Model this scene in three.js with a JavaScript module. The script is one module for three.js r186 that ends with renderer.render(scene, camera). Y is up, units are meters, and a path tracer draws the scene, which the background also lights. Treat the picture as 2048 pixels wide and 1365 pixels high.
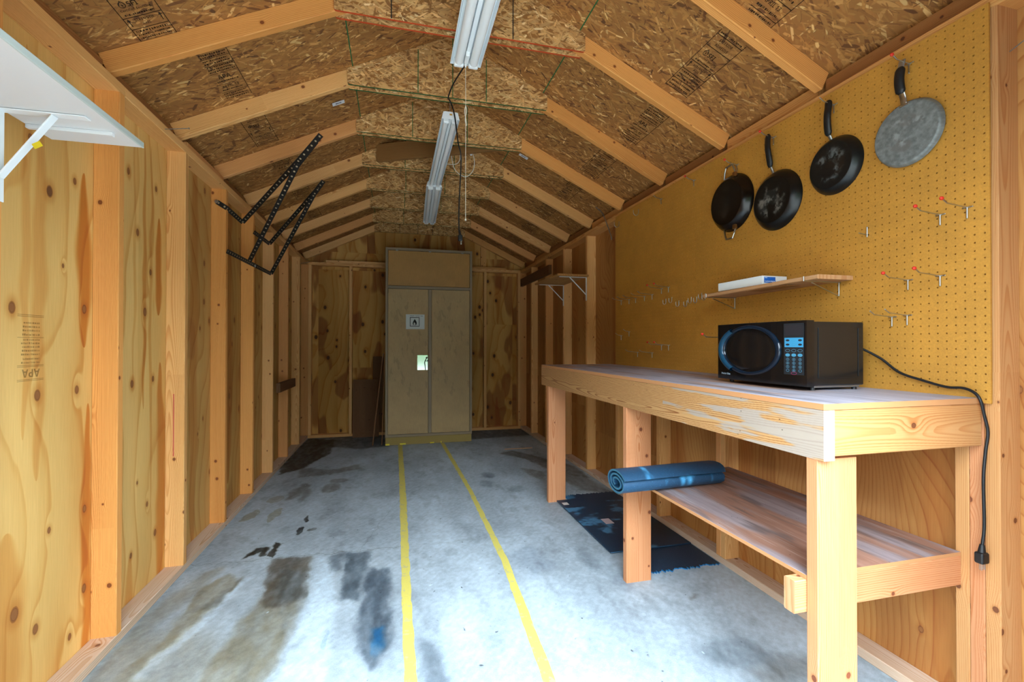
import * as THREE from 'three';
import { mergeGeometries } from 'three/addons/utils/BufferGeometryUtils.js';
import { RoundedBoxGeometry } from 'three/addons/geometries/RoundedBoxGeometry.js';

// ---------------------------------------------------------------- camera, sky, exposure
const scene = new THREE.Scene();
const camera = new THREE.PerspectiveCamera(2 * Math.atan(682.5 / 920.638) * 180 / Math.PI, 2048 / 1365, 0.05, 200);
camera.rotation.order = 'YXZ';
camera.position.set(0, 1.2152, 0);
camera.rotation.set(0.0071, -0.249, 0.0008);
const renderer = new THREE.WebGLRenderer({ antialias: true });
renderer.toneMapping = THREE.LinearToneMapping;
renderer.toneMappingExposure = 5.2;
renderer.shadowMap.enabled = true;
{ // overcast sky, brighter towards the zenith: the only light there is comes in through the open doors
  const w = 256, h = 128, d = new Float32Array(w * h * 4);
  for (let j = 0; j < h; j++) for (let i = 0; i < w; i++) {
    const el = (j / (h - 1) - 0.5) * Math.PI, t = Math.max(0, Math.sin(el));
    const c = 0.5 + 0.5 * Math.sin(i / w * 6 * Math.PI + Math.sin(j * 0.16) * 2) * Math.sin(j * 0.21 + 1.3);
    const k = (1 - 0.14 * c) * (1 + 2 * t) / 2.2, o = (j * w + i) * 4;
    d[o] = 0.88 * k; d[o + 1] = 1.04 * k; d[o + 2] = 1.17 * k; d[o + 3] = 1;
  }
  const s = new THREE.DataTexture(d, w, h, THREE.RGBAFormat, THREE.FloatType);
  s.mapping = THREE.EquirectangularReflectionMapping; s.magFilter = THREE.LinearFilter; s.needsUpdate = true;
  scene.background = s; scene.backgroundIntensity = 3.0;
}
{ // the bright part of the overcast, high above the yard behind the camera: a very broad, soft sun that reaches in through the doors
  const sun = new THREE.DirectionalLight(new THREE.Color(.88, 1, 1.1), .9);
  sun.position.set(-1.2, 9, 9.5); sun.target.position.set(.34, 0, -2); sun.castShadow = true; sun.shadow.radius = 80; sun.shadow.mapSize.set(2048, 2048);
  const c = sun.shadow.camera; c.left = -5; c.right = 5; c.top = 6; c.bottom = -6; c.near = 1; c.far = 30; scene.add(sun, sun.target);
}

// ---------------------------------------------------------------- small tools
let seed = 7;
const rnd = () => { seed = (seed + 0x6D2B79F5) | 0; let t = Math.imul(seed ^ (seed >>> 15), 1 | seed); t = (t + Math.imul(t ^ (t >>> 7), 61 | t)) ^ t; return ((t ^ (t >>> 14)) >>> 0) / 4294967296; };
const rr = (a, b) => a + (b - a) * rnd();
const hash = (x, y) => { let h = Math.imul(x, 374761393) + Math.imul(y, 668265263) | 0; h = Math.imul(h ^ (h >>> 13), 1274126177); return ((h ^ (h >>> 16)) >>> 0) / 4294967296; };
function vn(x, y) { const xi = Math.floor(x), yi = Math.floor(y); let fx = x - xi, fy = y - yi; fx = fx * fx * (3 - 2 * fx); fy = fy * fy * (3 - 2 * fy);
  const a = hash(xi, yi), b = hash(xi + 1, yi), c = hash(xi, yi + 1), e = hash(xi + 1, yi + 1); return a + (b - a) * fx + (c - a) * fy + (a - b - c + e) * fx * fy; }
const fbm = (x, y, n = 3) => { let s = 0, a = 0.5; for (let i = 0; i < n; i++) { s += a * vn(x, y); x = x * 2.03 + 17.1; y = y * 2.03 + 31.7; a *= 0.5; } return s / (1 - Math.pow(0.5, n)); };
const sm = (a, b, x) => { const t = Math.min(1, Math.max(0, (x - a) / (b - a))); return t * t * (3 - 2 * t); };
const mix = (a, b, t) => a + (b - a) * t;
function pixTex(w, h, fn) {
  const d = new Uint8Array(w * h * 4), c = [0, 0, 0];
  for (let j = 0; j < h; j++) for (let i = 0; i < w; i++) { fn(i, j, c); const o = (j * w + i) * 4; d[o] = Math.max(0, Math.min(255, c[0])); d[o + 1] = Math.max(0, Math.min(255, c[1])); d[o + 2] = Math.max(0, Math.min(255, c[2])); d[o + 3] = 255; }
  const t = new THREE.DataTexture(d, w, h, THREE.RGBAFormat); t.colorSpace = THREE.SRGBColorSpace; t.magFilter = THREE.LinearFilter; t.minFilter = THREE.LinearFilter; t.wrapS = t.wrapT = THREE.RepeatWrapping; t.needsUpdate = true; return t;
}
function canvTex(w, h, draw) { const c = document.createElement('canvas'); c.width = w; c.height = h; const g = c.getContext('2d'); draw(g, w, h); const t = new THREE.CanvasTexture(c); t.colorSpace = THREE.SRGBColorSpace; t.magFilter = THREE.LinearFilter; t.wrapS = t.wrapT = THREE.RepeatWrapping; return t; }
const mat = (o) => new THREE.MeshStandardMaterial({ roughness: 0.8, metalness: 0, ...o });
const col = (r, g, b) => new THREE.Color(`rgb(${r},${g},${b})`);

// names, groups, things.  F coordinates: X right, Y up, Z forward (into the shed); three's z is -Z
const taken = {};
function numbered(n) { const k = taken[n] = (taken[n] ?? -1) + 1; return k ? `${n}_${String(k).padStart(3, '0')}` : n; }
function struct(name) { const g = new THREE.Group(); g.name = numbered(name); g.userData = { kind: 'structure' }; g.base = [0, 0, 0]; scene.add(g); return g; }
function thing(name, label, category, base = [0, 0, 0], group) { const g = new THREE.Group(); g.name = numbered(name); g.position.set(base[0], base[1], -base[2]); g.base = base; g.userData = { label, category }; if (group) g.userData.group = group; scene.add(g); return g; }
function add(parent, name, geo, m, label) {
  const me = new THREE.Mesh(geo, m); me.name = name; me.castShadow = me.receiveShadow = true;
  if (label) me.userData.label = label;
  const b = parent.base; me.base = b;
  if (parent.isMesh) me.base = parent.base;
  geo.translate(-b[0], -b[1], b[2]);
  parent.add(me); return me;
}
function one(name, label, category, geo, m, group) { const me = new THREE.Mesh(geo, m); me.name = numbered(name); me.castShadow = me.receiveShadow = true; geo.computeBoundingBox(); const bb = geo.boundingBox; const b = [(bb.min.x + bb.max.x) / 2, bb.min.y, -(bb.min.z + bb.max.z) / 2]; geo.translate(-b[0], -b[1], b[2]); me.position.set(b[0], b[1], -b[2]); me.base = b; me.userData = { label, category }; if (group) me.userData.group = group; scene.add(me); return me; }
const V = (X, Y, Z) => new THREE.Vector3(X, Y, -Z);

// a board from A to B (F points), cross-section w (along 'side') x h (along 'up'), edges eased, uv into the lumber atlas
const STRIP = 0.14, NSTRIP = 8, LLEN = 2.4;
function bar(A, B, w, h, up = [0, 1, 0], ch = 0.0025) {
  const a = V(...A), b = V(...B), d = b.clone().sub(a), L = d.length(); d.normalize();
  let u = V(...up); u.addScaledVector(d, -u.dot(d)).normalize(); const s = new THREE.Vector3().crossVectors(u, d).normalize();
  const x = w / 2, y = h / 2, c = Math.min(ch, w / 4, h / 4);
  const P = [[x, -y + c], [x, y - c], [x - c, y], [-x + c, y], [-x, y - c], [-x, -y + c], [-x + c, -y], [x - c, -y]];
  const pos = [], nor = [], uv = [], idx = [];
  const v0 = rnd(), st = [0, 1, 2, 3].map(() => Math.floor(rnd() * NSTRIP)), off = [0, 1, 2, 3].map(() => rnd());
  for (let i = 0; i < 8; i++) {
    const p = P[i], q = P[(i + 1) % 8], nx = q[1] - p[1], ny = p[0] - q[0], nl = Math.hypot(nx, ny), f = (i >> 1) % 4;
    const fw = (f % 2 === 0) ? h : w, room = Math.max(0, STRIP - fw - 0.004);
    const uu = (t) => (st[f] * STRIP + 0.002 + room * off[f] + Math.min(t, fw)) / (STRIP * NSTRIP);
    const t0 = (i % 2 === 0) ? 0 : fw - c, t1 = (i % 2 === 0) ? nl : fw;
    const n = s.clone().multiplyScalar(nx / nl).addScaledVector(u, ny / nl), k = pos.length / 3;
    for (const [pt, e, tt] of [[p, a, t0], [q, a, t1], [q, b, t1], [p, b, t0]]) {
      const r = e.clone().addScaledVector(s, pt[0]).addScaledVector(u, pt[1]); pos.push(r.x, r.y, r.z); nor.push(n.x, n.y, n.z); uv.push(uu(tt), v0 + (e === a ? 0 : L / LLEN));
    }
    idx.push(k, k + 1, k + 2, k, k + 2, k + 3);
  }
  for (const [e, sg] of [[a, -1], [b, 1]]) {
    const k = pos.length / 3, n = d.clone().multiplyScalar(sg);
    for (const p of P) { const r = e.clone().addScaledVector(s, p[0]).addScaledVector(u, p[1]); pos.push(r.x, r.y, r.z); nor.push(n.x, n.y, n.z); uv.push((st[1] * STRIP + 0.07 + p[0] * 0.4) / (STRIP * NSTRIP), v0 + p[1] * 0.3); }
    for (let i = 1; i < 7; i++) sg > 0 ? idx.push(k, k + i, k + i + 1) : idx.push(k, k + i + 1, k + i);
  }
  const g = new THREE.BufferGeometry(); g.setAttribute('position', new THREE.Float32BufferAttribute(pos, 3)); g.setAttribute('normal', new THREE.Float32BufferAttribute(nor, 3)); g.setAttribute('uv', new THREE.Float32BufferAttribute(uv, 2)); g.setIndex(idx);
  // keep faces outward whatever the handedness
  const pa = g.attributes.position, ia = g.index.array, na = g.attributes.normal, e1 = new THREE.Vector3(), e2 = new THREE.Vector3(), pv = [0, 1, 2].map(() => new THREE.Vector3());
  for (let i = 0; i < ia.length; i += 3) { for (let k = 0; k < 3; k++) pv[k].fromBufferAttribute(pa, ia[i + k]); e1.subVectors(pv[1], pv[0]); e2.subVectors(pv[2], pv[0]); e1.cross(e2); if (e1.dot(new THREE.Vector3().fromBufferAttribute(na, ia[i])) < 0) { const t = ia[i + 1]; ia[i + 1] = ia[i + 2]; ia[i + 2] = t; } }
  return g;
}
// axis-aligned board; grain along its longest side
function board(x0, x1, y0, y1, Z0, Z1, ch) {
  const w = x1 - x0, h = y1 - y0, l = Z1 - Z0, cx = (x0 + x1) / 2, cy = (y0 + y1) / 2, cz = (Z0 + Z1) / 2;
  if (h >= w && h >= l) return bar([cx, y0, cz], [cx, y1, cz], w, l, [0, 0, 1], ch);
  if (w >= l) return bar([x0, cy, cz], [x1, cy, cz], l, h, [0, 1, 0], ch);
  return bar([cx, cy, Z0], [cx, cy, Z1], w, h, [0, 1, 0], ch);
}
// box with uv in metres / scale; origin of uv given in F coordinates so that a sheet's pattern sits where it should
function sheet(x0, x1, y0, y1, Z0, Z1, su = 1, sv = 1, ou = 0, ov = 0) {
  const g = new THREE.BoxGeometry(x1 - x0, y1 - y0, Z1 - Z0); g.translate((x0 + x1) / 2, (y0 + y1) / 2, -(Z0 + Z1) / 2);
  const p = g.attributes.position, n = g.attributes.normal, uv = g.attributes.uv;
  for (let i = 0; i < p.count; i++) {
    const X = p.getX(i), Y = p.getY(i), Z = -p.getZ(i), ax = Math.abs(n.getX(i)), ay = Math.abs(n.getY(i));
    const [a, b] = ax > 0.5 ? [Z, Y] : ay > 0.5 ? [Z, X] : [X, Y]; uv.setXY(i, (a - ou) / su, (b - ov) / sv);
  }
  return g;
}
const rbox = (x0, x1, y0, y1, Z0, Z1, r = 0.004, s = 2) => { const g = new RoundedBoxGeometry(x1 - x0, y1 - y0, Z1 - Z0, s, Math.min(r, (x1 - x0) / 2.01, (y1 - y0) / 2.01, (Z1 - Z0) / 2.01)); g.translate((x0 + x1) / 2, (y0 + y1) / 2, -(Z0 + Z1) / 2); return g; };
function tube(pts, r, seg = 40, rad = 8, tension = 0.5) { const c = new THREE.CatmullRomCurve3(pts.map(p => V(...p)), false, 'catmullrom', tension); return new THREE.TubeGeometry(c, seg, r, rad, false); }
function poly(pts, r, rad = 7) { // straight pieces with ball joints
  const gs = []; const v = pts.map(p => V(...p));
  for (let i = 0; i + 1 < v.length; i++) { const d = v[i + 1].clone().sub(v[i]), L = d.length(); const g = new THREE.CylinderGeometry(r, r, L, rad); g.applyQuaternion(new THREE.Quaternion().setFromUnitVectors(new THREE.Vector3(0, 1, 0), d.normalize())); const m = v[i].clone().add(v[i + 1]).multiplyScalar(0.5); g.translate(m.x, m.y, m.z); gs.push(g); }
  for (const p of v) { const s = new THREE.SphereGeometry(r, rad, 5); s.translate(p.x, p.y, p.z); gs.push(s); }
  return mergeGeometries(gs);
}
const cyl = (A, B, r0, r1 = r0, rad = 16) => { const a = V(...A), b = V(...B), d = b.clone().sub(a), L = d.length(); const g = new THREE.CylinderGeometry(r1, r0, L, rad); g.applyQuaternion(new THREE.Quaternion().setFromUnitVectors(new THREE.Vector3(0, 1, 0), d.normalize())); const m = a.add(b).multiplyScalar(0.5); g.translate(m.x, m.y, m.z); return g; };
const merge = (...g) => mergeGeometries(g.map(x => x.index ? x.toNonIndexed() : x));

// ---------------------------------------------------------------- textures
// lumber atlas: 8 strips of 14 cm, 2.4 m long, growth rings and knots
const strips = [...Array(NSTRIP)].map((_, s) => ({ cx: rr(-0.03, 0.17), d: rr(0.012, 0.06), per: rr(0.0042, 0.0075), k: [...Array(6)].map(() => [rr(0.01, 0.13), rr(0.05, 2.35), rr(0.003, 0.0085)]), t: rr(-9, 9), o: s * 37.7 }));
const lumberTex = pixTex(1024, 2048, (i, j, c) => {
  const x = i / 1024 * STRIP * NSTRIP, y = j / 2048 * LLEN, s = Math.min(NSTRIP - 1, Math.floor(x / STRIP)), S = strips[s], lx = x - s * STRIP;
  const yp = y / LLEN * 2 * Math.PI; let warp = 0.0, kd = 1, kr = 9, kRr = 1;
  for (const k of S.k) { const dx = lx - k[0]; let dy = Math.abs(y - k[1]); dy = Math.min(dy, LLEN - dy); if (dy > .09) continue; const q = Math.hypot(dx, dy * 0.55); warp += k[2] * 1.7 * Math.exp(-(q * q) / (k[2] * k[2] * 12)); const e = Math.hypot(dx, dy * 0.85) / k[2]; if (e < kr) { kr = e; } }
  const dd = S.d + 0.012 * Math.sin(yp + S.o) + 0.006 * Math.sin(2 * yp + S.o * 2) , xx = lx - S.cx - 0.008 * Math.sin(yp + s);
  let r = Math.hypot(xx, dd) + warp + 0.0035 * (vn(lx * 28 + S.o, y * 2.2) - 0.5) + 0.0011 * (vn(lx * 90 + S.o, y * 6) - 0.5);
  const ph = r / S.per, t = ph - Math.floor(ph); let late = sm(0.35, 0.92, t) * (1 - sm(0.93, 1, t)); late *= 0.55 + 0.45 * hash(Math.floor(ph), s);
  const fine = vn(lx * 900, y * 14) - 0.5, broad = vn(lx * 16 + S.o, y * 1.3) - 0.5;
  let R = 228 - 22 * late + 10 * fine + 16 * broad + S.t, G = 178 - 36 * late + 10 * fine + 20 * broad + S.t, B = 116 - 38 * late + 9 * fine + 20 * broad + S.t;
  if (kr < 2.2) { const f = 1 - sm(0.75, 1.0, kr), halo = (1 - sm(0.9, 2.2, kr)) * 0.5, ring = 0.5 + 0.5 * Math.sin(kr * 16); R = mix(mix(R, R * 0.86, halo), 122 + 26 * ring, f); G = mix(mix(G, G * 0.74, halo), 70 + 20 * ring, f); B = mix(mix(B, B * 0.6, halo), 34 + 12 * ring, f); if (kr > 0.8 && kr < 1.08) { R *= 0.72; G *= 0.66; B *= 0.6; } }
  c[0] = R; c[1] = G; c[2] = B;
});
// plywood sheets 1.22 x 2.44 m: rotary-cut figure, veneer widths, knots, heartwood streaks
function plyTex(o) {
  const kn = o.knots, W = o.w || 1024, H = o.h || 2048, cells = [...Array(400)].map(() => []);
  kn.forEach(k => { const a = Math.floor(k[0] / 0.1), b = Math.floor(k[1] / 0.1); for (let p = -1; p <= 1; p++) for (let q = -2; q <= 2; q++) { const u = a + p, v = b + q; if (u >= 0 && u < 14 && v >= 0 && v < 26) cells[u + 14 * v].push(k); } });
  return pixTex(W, H, (i, j, c) => {
    const x = i / W * 1.22, y = j / H * 2.44; let warp = 0, kr = 9, K = null;
    for (const k of cells[Math.floor(x / 0.1) + 14 * Math.floor(y / 0.1)]) { const dx = x - k[0], dy = y - k[1], q = Math.hypot(dx, dy * 0.42); warp += 0.5 * Math.exp(-(q * q) / (k[2] * k[2] * 5)); const e = Math.hypot(dx, dy * 0.7) / k[2]; if (e < kr) { kr = e; K = k; } }
    let f = fbm(x * o.fx + o.s, y * o.fy + o.s, 3) * o.n + x * o.dx + warp + 0.10 * vn(x * 40, y * 5);
    const t = f - Math.floor(f), late = (.45 * sm(0.3, 0.93, t) + .75 * sm(.78, .93, t)) * (1 - sm(0.94, 1, t)) * (0.5 + 0.5 * hash(Math.floor(f), 3));
    const fine = vn(x * 700, y * 18) - 0.5, v = Math.floor(x / o.ven + 0.25 * 0), tone = (hash(v, o.s) - 0.5) * o.tone, br = fbm(x * 5 + o.s, y * 1.1, 2) - 0.5;
    let R = o.c[0] - o.l[0] * late + 10 * fine + tone + 34 * br, G = o.c[1] - o.l[1] * late + 10 * fine + tone + 36 * br, B = o.c[2] - o.l[2] * late + 9 * fine + tone + 30 * br;
    let h = 0; for (const s of o.streaks) { if (Math.abs(x - s[0]) > s[3] + .03 || y < s[1] || y > s[2]) continue; const wob = 0.02 * (fbm(y * 5 + s[0] * 9, s[1], 2) - 0.5) * 2, e = Math.abs(x - s[0] - wob) / (s[3] * Math.pow(Math.sin(Math.PI * Math.min(1, Math.max(0, (y - s[1]) / (s[2] - s[1])))), .45) * (.7 + .6 * vn(y * 7, s[0] * 50)) + 1e-4); if (y > s[1] && y < s[2]) h = Math.max(h, (1 - sm(0.35, 1.02, e)) * (s[4] || 1)); }
    R = mix(R, R * 0.88, h); G = mix(G, G * 0.70, h); B = mix(B, B * 0.45, h);
    if (o.blot) { const b = sm(0.60, 0.66, fbm(x * 4 + 3 + o.s, y * 1.6 + 9, 3)); R *= 1 - 0.20 * b * o.blot; G *= 1 - 0.30 * b * o.blot; B *= 1 - 0.36 * b * o.blot; }
    if (kr < 3 && K) { const fl = (1 - sm(0.8, 3, kr)) * 0.5, g = 1 - sm(0.7, 1, kr); const dk = K[3] || 1; R = mix(mix(R, R * 0.84, fl), 146 / dk, g); G = mix(mix(G, G * 0.70, fl), 92 / dk, g); B = mix(mix(B, B * 0.5, fl), 46 / dk, g); if (kr > 0.75 && kr < 1.1) { R *= 0.8; G *= 0.74; B *= 0.68; } }
    c[0] = R; c[1] = G; c[2] = B;
  });
}
const rk = (n, a = 0.006, b = 0.013, dk = 1) => [...Array(n)].map(() => [rr(0.03, 1.19), rr(0.05, 2.4), rr(a, b), dk]);
// the left wall's nearest sheet (starts at Z 1.608): its knots and heartwood streaks where they are
const KL = [[1.96, 1.75, .014, 1.3], [2.09, 1.83, .009], [1.80, 1.33, .013], [1.91, 1.04, .013], [2.11, 1.04, .011], [2.15, 1.35, .012], [1.97, .56, .008], [1.82, .35, .016], [1.91, .25, .012], [2.08, .12, .009], [2.16, .57, .010], [2.16, .26, .012], [2.45, 2.0, .011], [2.53, 1.74, .012], [2.65, 1.57, .010], [2.70, 2.0, .010], [2.49, 1.03, .012], [2.68, 1.04, .010], [2.60, 1.37, .014], [2.71, .26, .012], [2.49, .24, .009], [2.63, .43, .009], [2.54, .56, .006], [2.03, 1.5, .006], [1.87, 1.9, .009]];
const plyA = plyTex({ s: 3.3, fx: 1.1, fy: 0.55, n: 9, dx: 5, ven: 0.31, tone: 8, c: [228, 183, 107], l: [16, 28, 30], blot: 0, knots: KL.map(k => [k[0] - 1.608, k[1], k[2], k[3]]), streaks: [[.545, 1.2, 1.88, .055, 1.15], [.565, -.1, .98, .045, 1.1], [1.125, 1.36, 1.86, .05, 1.1], [1.15, -.2, 1.12, .07, .9], [.31, .75, 2.0, .045, .45], [.99, .9, 2.2, .022, .7], [.10, .9, 1.75, .03, .6], [.19, 0, .62, .10, .5], [.25, .9, 2.2, .03, .4], [.87, -.2, .24, .05, .6], [1.05, .4, 2.2, .018, .45], [.9, 1.0, 2.3, .014, .35]] });
const plyB = plyTex({ s: 8.1, w: 768, h: 1536, fx: 1.3, fy: 0.6, n: 11, dx: 9, ven: 0.20, tone: 22, c: [198, 152, 82], l: [16, 24, 26], blot: 0.4, knots: rk(26), streaks: [[.33, 0, 2.4, .09, .6], [.93, .2, 2.4, .11, .75], [.62, 0, 1.5, .03, .5]] });
const plyC = plyTex({ s: 15.7, w: 768, h: 1536, fx: 1.7, fy: 0.8, n: 34, dx: 30, ven: 0.42, tone: 12, c: [182, 126, 64], l: [20, 26, 22], blot: 0.25, knots: rk(12, .006, .011), streaks: [[.2, 0, 2.4, .07, .4], [.8, 0, 2.4, .1, .35]] });
const plyD = plyTex({ s: 23.9, w: 768, h: 1536, fx: 1.3, fy: 0.6, n: 9, dx: 8, ven: 0.24, tone: 20, c: [204, 152, 80], l: [14, 24, 26], blot: 1, knots: rk(30, .011, .02, 1.7), streaks: [[.5, .3, 2.2, .08, .6], [1.0, 0, 1.4, .06, .6]] });
// oriented strand board, 2.44 m square: overlapping flakes
function osbDraw(g, w, h, ppm, n, pal) {
  g.fillStyle = 'rgb(154,103,48)'; g.fillRect(0, 0, w, h);
  for (let i = 0; i < n; i++) {
    const L = rr(0.025, 0.10) * ppm * (i > n * 0.7 ? 0.55 : 1), W = rr(0.003, 0.018) * ppm * (i > n * 0.7 ? 0.55 : 1), x = rnd() * w, y = rnd() * h, a = (rnd() < 0.7 ? rr(-0.7, 0.7) : rr(-1.6, 1.6)), t = rnd();
    const q = rnd(), cc = pal[q < 0.05 ? 0 : q < 0.22 ? 1 : q < 0.62 ? 2 : q < 0.90 ? 3 : 4], f = rr(0.9, 1.1);
    for (const [ox, oy] of [[0, 0], [x < L ? w : x > w - L ? -w : 0, 0], [0, y < L ? h : y > h - L ? -h : 0]]) {
      if ((ox || oy) || (ox === 0 && oy === 0)) {
        g.save(); g.translate(x + ox, y + oy); g.rotate(a); g.globalAlpha = 0.35 + 0.5 * t; g.fillStyle = `rgb(${cc[0] * f | 0},${cc[1] * f | 0},${cc[2] * f | 0})`; g.beginPath(); g.moveTo(-L / 2, -W * rr(.2, .5)); g.lineTo(-L * rr(.1, .3), -W / 2); g.lineTo(L * rr(.2, .4), -W * rr(.35, .5)); g.lineTo(L / 2, W * rr(-.2, .3)); g.lineTo(L * .2, W / 2); g.lineTo(-L * .4, W * .45); g.closePath(); g.fill();
        if (t > 0.7) { g.globalAlpha = 0.4; g.strokeStyle = 'rgb(84,50,18)'; g.lineWidth = 1; g.beginPath(); g.moveTo(-L * .4, W * .48); g.lineTo(L * .2, W * .52); g.lineTo(L / 2, W * .2); g.stroke(); }
        g.restore();
      }
    }
  }
  g.globalAlpha = 1;
}
const osbRoof = canvTex(2048, 2048, (g, w, h) => osbDraw(g, w, h, 2048 / 2.44, 19000, [[222, 178, 112], [190, 138, 74], [168, 116, 56], [150, 99, 46], [108, 66, 28]]));  // roof copy of the board, darkened for the shade up there
const osbGus = canvTex(1024, 1024, (g, w, h) => osbDraw(g, w, h, 1024 / 1.22, 7500, [[240, 206, 150], [224, 180, 118], [210, 162, 100], [188, 138, 80], [138, 94, 48]]));  // gusset copy, made paler: the light from the doors is in its colour
// concrete slab, X -1.2..1.9, Z 0.4..6.6, with its stain marks and a painted shadow where they lie
const FX0 = -1.2, FX1 = 1.9, FZ0 = 0.4, FZ1 = 6.6;
const stainsAndShadow = canvTex(1024, 2048, (g, w, h) => {
  const X = x => (x - FX0) / (FX1 - FX0) * w, Z = z => (1 - (z - FZ0) / (FZ1 - FZ0)) * h;
  g.fillStyle = 'rgb(128,128,128)'; g.fillRect(0, 0, w, h);
  const P = (c, a, blur, pts) => { g.save(); g.filter = `blur(${blur}px)`; g.globalAlpha = a; g.fillStyle = c; g.beginPath(); pts.forEach((q, i) => { const jx = rr(-.006, .006), jz = rr(-.02, .02); i ? g.lineTo(X(q[0] + jx), Z(q[1] + jz)) : g.moveTo(X(q[0] + jx), Z(q[1] + jz)); }); g.closePath(); g.fill(); g.restore(); };
  const E = (c, a, blur, x, z, rx, rz, rot = 0) => { g.save(); if (blur > 2.5) g.filter = `blur(${blur}px)`; g.globalAlpha = a; g.fillStyle = c; g.translate(X(x), Z(z)); g.rotate(rot); g.beginPath(); g.ellipse(0, 0, rx / (FX1 - FX0) * w, rz / (FZ1 - FZ0) * h, 0, 0, 7); g.fill(); g.restore(); };
  const br = 'rgb(64,56,47)', gr = 'rgb(58,62,66)', tan = 'rgb(102,91,74)';
  // slab left half, in front of the joint: brown film between wiped streaks
  P(tan, .55, 5, [[-.98, 2.80], [-.88, 2.85], [-1.02, 2.2], [-1.05, 1.3], [-1.08, 2.4]]);
  P(tan, .45, 14, [[-1.09, 2.3], [-.75, 2.2], [-.55, 1.9], [-.6, .9], [-1.09, .9]]);
  P(tan, .75, 3, [[-.80, 2.68], [-.76, 2.68], [-.83, 2.3], [-.93, 1.7], [-.98, 2.0]]);
  P(br, .6, 3, [[-.79, 2.66], [-.76, 2.66], [-.80, 2.42], [-.87, 2.38]]);
  P(tan, .85, 5, [[-.60, 2.62], [-.47, 2.84], [-.42, 2.40], [-.43, 2.0], [-.47, 1.5], [-.72, 1.3], [-.66, 2.2]]);
  P(br, .78, 3, [[-.67, 2.86], [-.47, 2.85], [-.42, 2.40], [-.52, 2.33], [-.61, 2.40]]);
  P(gr, .40, 4, [[-.58, 2.70], [-.45, 2.64], [-.42, 2.40], [-.55, 2.36]]);
  P(gr, .55, 3, [[-.36, 2.85], [-.28, 2.85], [-.28, 2.62], [-.33, 2.60]]);
  P(gr, .85, 3, [[-.27, 2.85], [-.13, 2.85], [-.17, 2.31], [-.24, 2.31]]);
  P(gr, .92, 4, [[-.13, 2.61], [-.02, 2.58], [-.01, 1.95], [-.08, 1.80], [-.15, 1.95], [-.16, 2.2]]);
  P('rgb(20,64,92)', .8, 3, [[-.09, 2.07], [-.04, 2.05], [-.05, 1.92], [-.07, 1.88]]); E('rgb(40,66,82)', .7, 2, -.27, 2.03, .014, .06);
  P('rgb(205,212,216)', .5, 4, [[-.74, 2.66], [-.71, 2.66], [-.80, 2.3], [-.90, 1.9], [-.92, 2.0]]);
  P('rgb(205,212,216)', .5, 5, [[-.43, 2.83], [-.37, 2.83], [-.25, 2.2], [-.24, 1.5], [-.43, 1.5], [-.40, 2.3]]);
  P(tan, .8, 3, [[-.93, 2.62], [-.84, 2.74], [-.80, 2.70], [-.86, 2.35], [-.93, 2.1]]); P(gr, .55, 6, [[.10, 1.98], [.17, 1.9], [.21, 1.4], [.10, 1.4]]); P(gr, .3, 6, [[.62, 2.6], [.80, 2.7], [.85, 2.4], [.7, 2.3]]);  // grey patch right of the left stripe is a shadow painted on the slab
  // marks beyond the joint
  P('rgb(22,20,16)', .9, 1.5, [[-.83, 2.90], [-.80, 3.02], [-.73, 3.07], [-.715, 2.90], [-.745, 2.90], [-.755, 2.99], [-.79, 2.95]]); P('rgb(22,20,16)', .9, 1.2, [[-.70, 3.08], [-.675, 3.08], [-.685, 2.90], [-.71, 2.90]]);
  E('rgb(24,24,22)', .85, 1.2, -.59, 3.46, .012, .06); E('rgb(24,24,22)', .85, 1.2, -.60, 3.25, .015, .07); E('rgb(50,48,44)', .6, 2, -.52, 3.25, .03, .02);
  E(br, .6, 3, -.77, 4.12, .05, .22, .15); E(br, .5, 3, -.70, 4.02, .03, .16); E(br, .55, 3, -.52, 4.15, .07, .13); E(br, .45, 3, -.48, 4.35, .09, .07);
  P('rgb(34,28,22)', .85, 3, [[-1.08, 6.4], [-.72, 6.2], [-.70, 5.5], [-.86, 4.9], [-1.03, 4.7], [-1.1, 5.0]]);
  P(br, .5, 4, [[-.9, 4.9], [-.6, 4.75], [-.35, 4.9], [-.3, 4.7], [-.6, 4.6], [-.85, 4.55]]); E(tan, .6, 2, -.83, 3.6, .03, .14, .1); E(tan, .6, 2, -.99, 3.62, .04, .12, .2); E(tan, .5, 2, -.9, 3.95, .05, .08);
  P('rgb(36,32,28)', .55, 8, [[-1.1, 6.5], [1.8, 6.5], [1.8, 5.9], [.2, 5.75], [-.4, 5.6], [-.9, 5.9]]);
  P(br, .65, 4, [[1.12, 5.0], [1.35, 4.7], [1.5, 4.1], [1.72, 3.9], [1.74, 4.3], [1.5, 4.75], [1.3, 5.1]]); P(br, .5, 4, [[1.2, 4.4], [1.38, 4.2], [1.30, 3.9], [1.22, 4.1]]);
  P(br, .5, 5, [[1.74, 3.4], [1.5, 3.6], [1.45, 4.1], [1.7, 4.0]]); E(gr, .5, 4, .84, 4.2, .06, .10); E(gr, .4, 4, .78, 3.95, .05, .1); E(gr, .35, 5, 1.0, 3.75, .07, .09); E(gr, .4, 6, 1.06, 2.42, .035, .14); E(gr, .3, 6, 1.13, 2.12, .05, .09); E(br, .55, 3, 1.40, 1.93, .05, .012, -.5);
  E(br, .45, 8, 1.45, 1.42, .16, .06); E(gr, .4, 7, 1.30, 1.55, .14, .08); E(gr, .35, 6, 1.4, 1.25, .2, .06); E(br, .4, 6, 1.25, 1.3, .08, .05);
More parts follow.
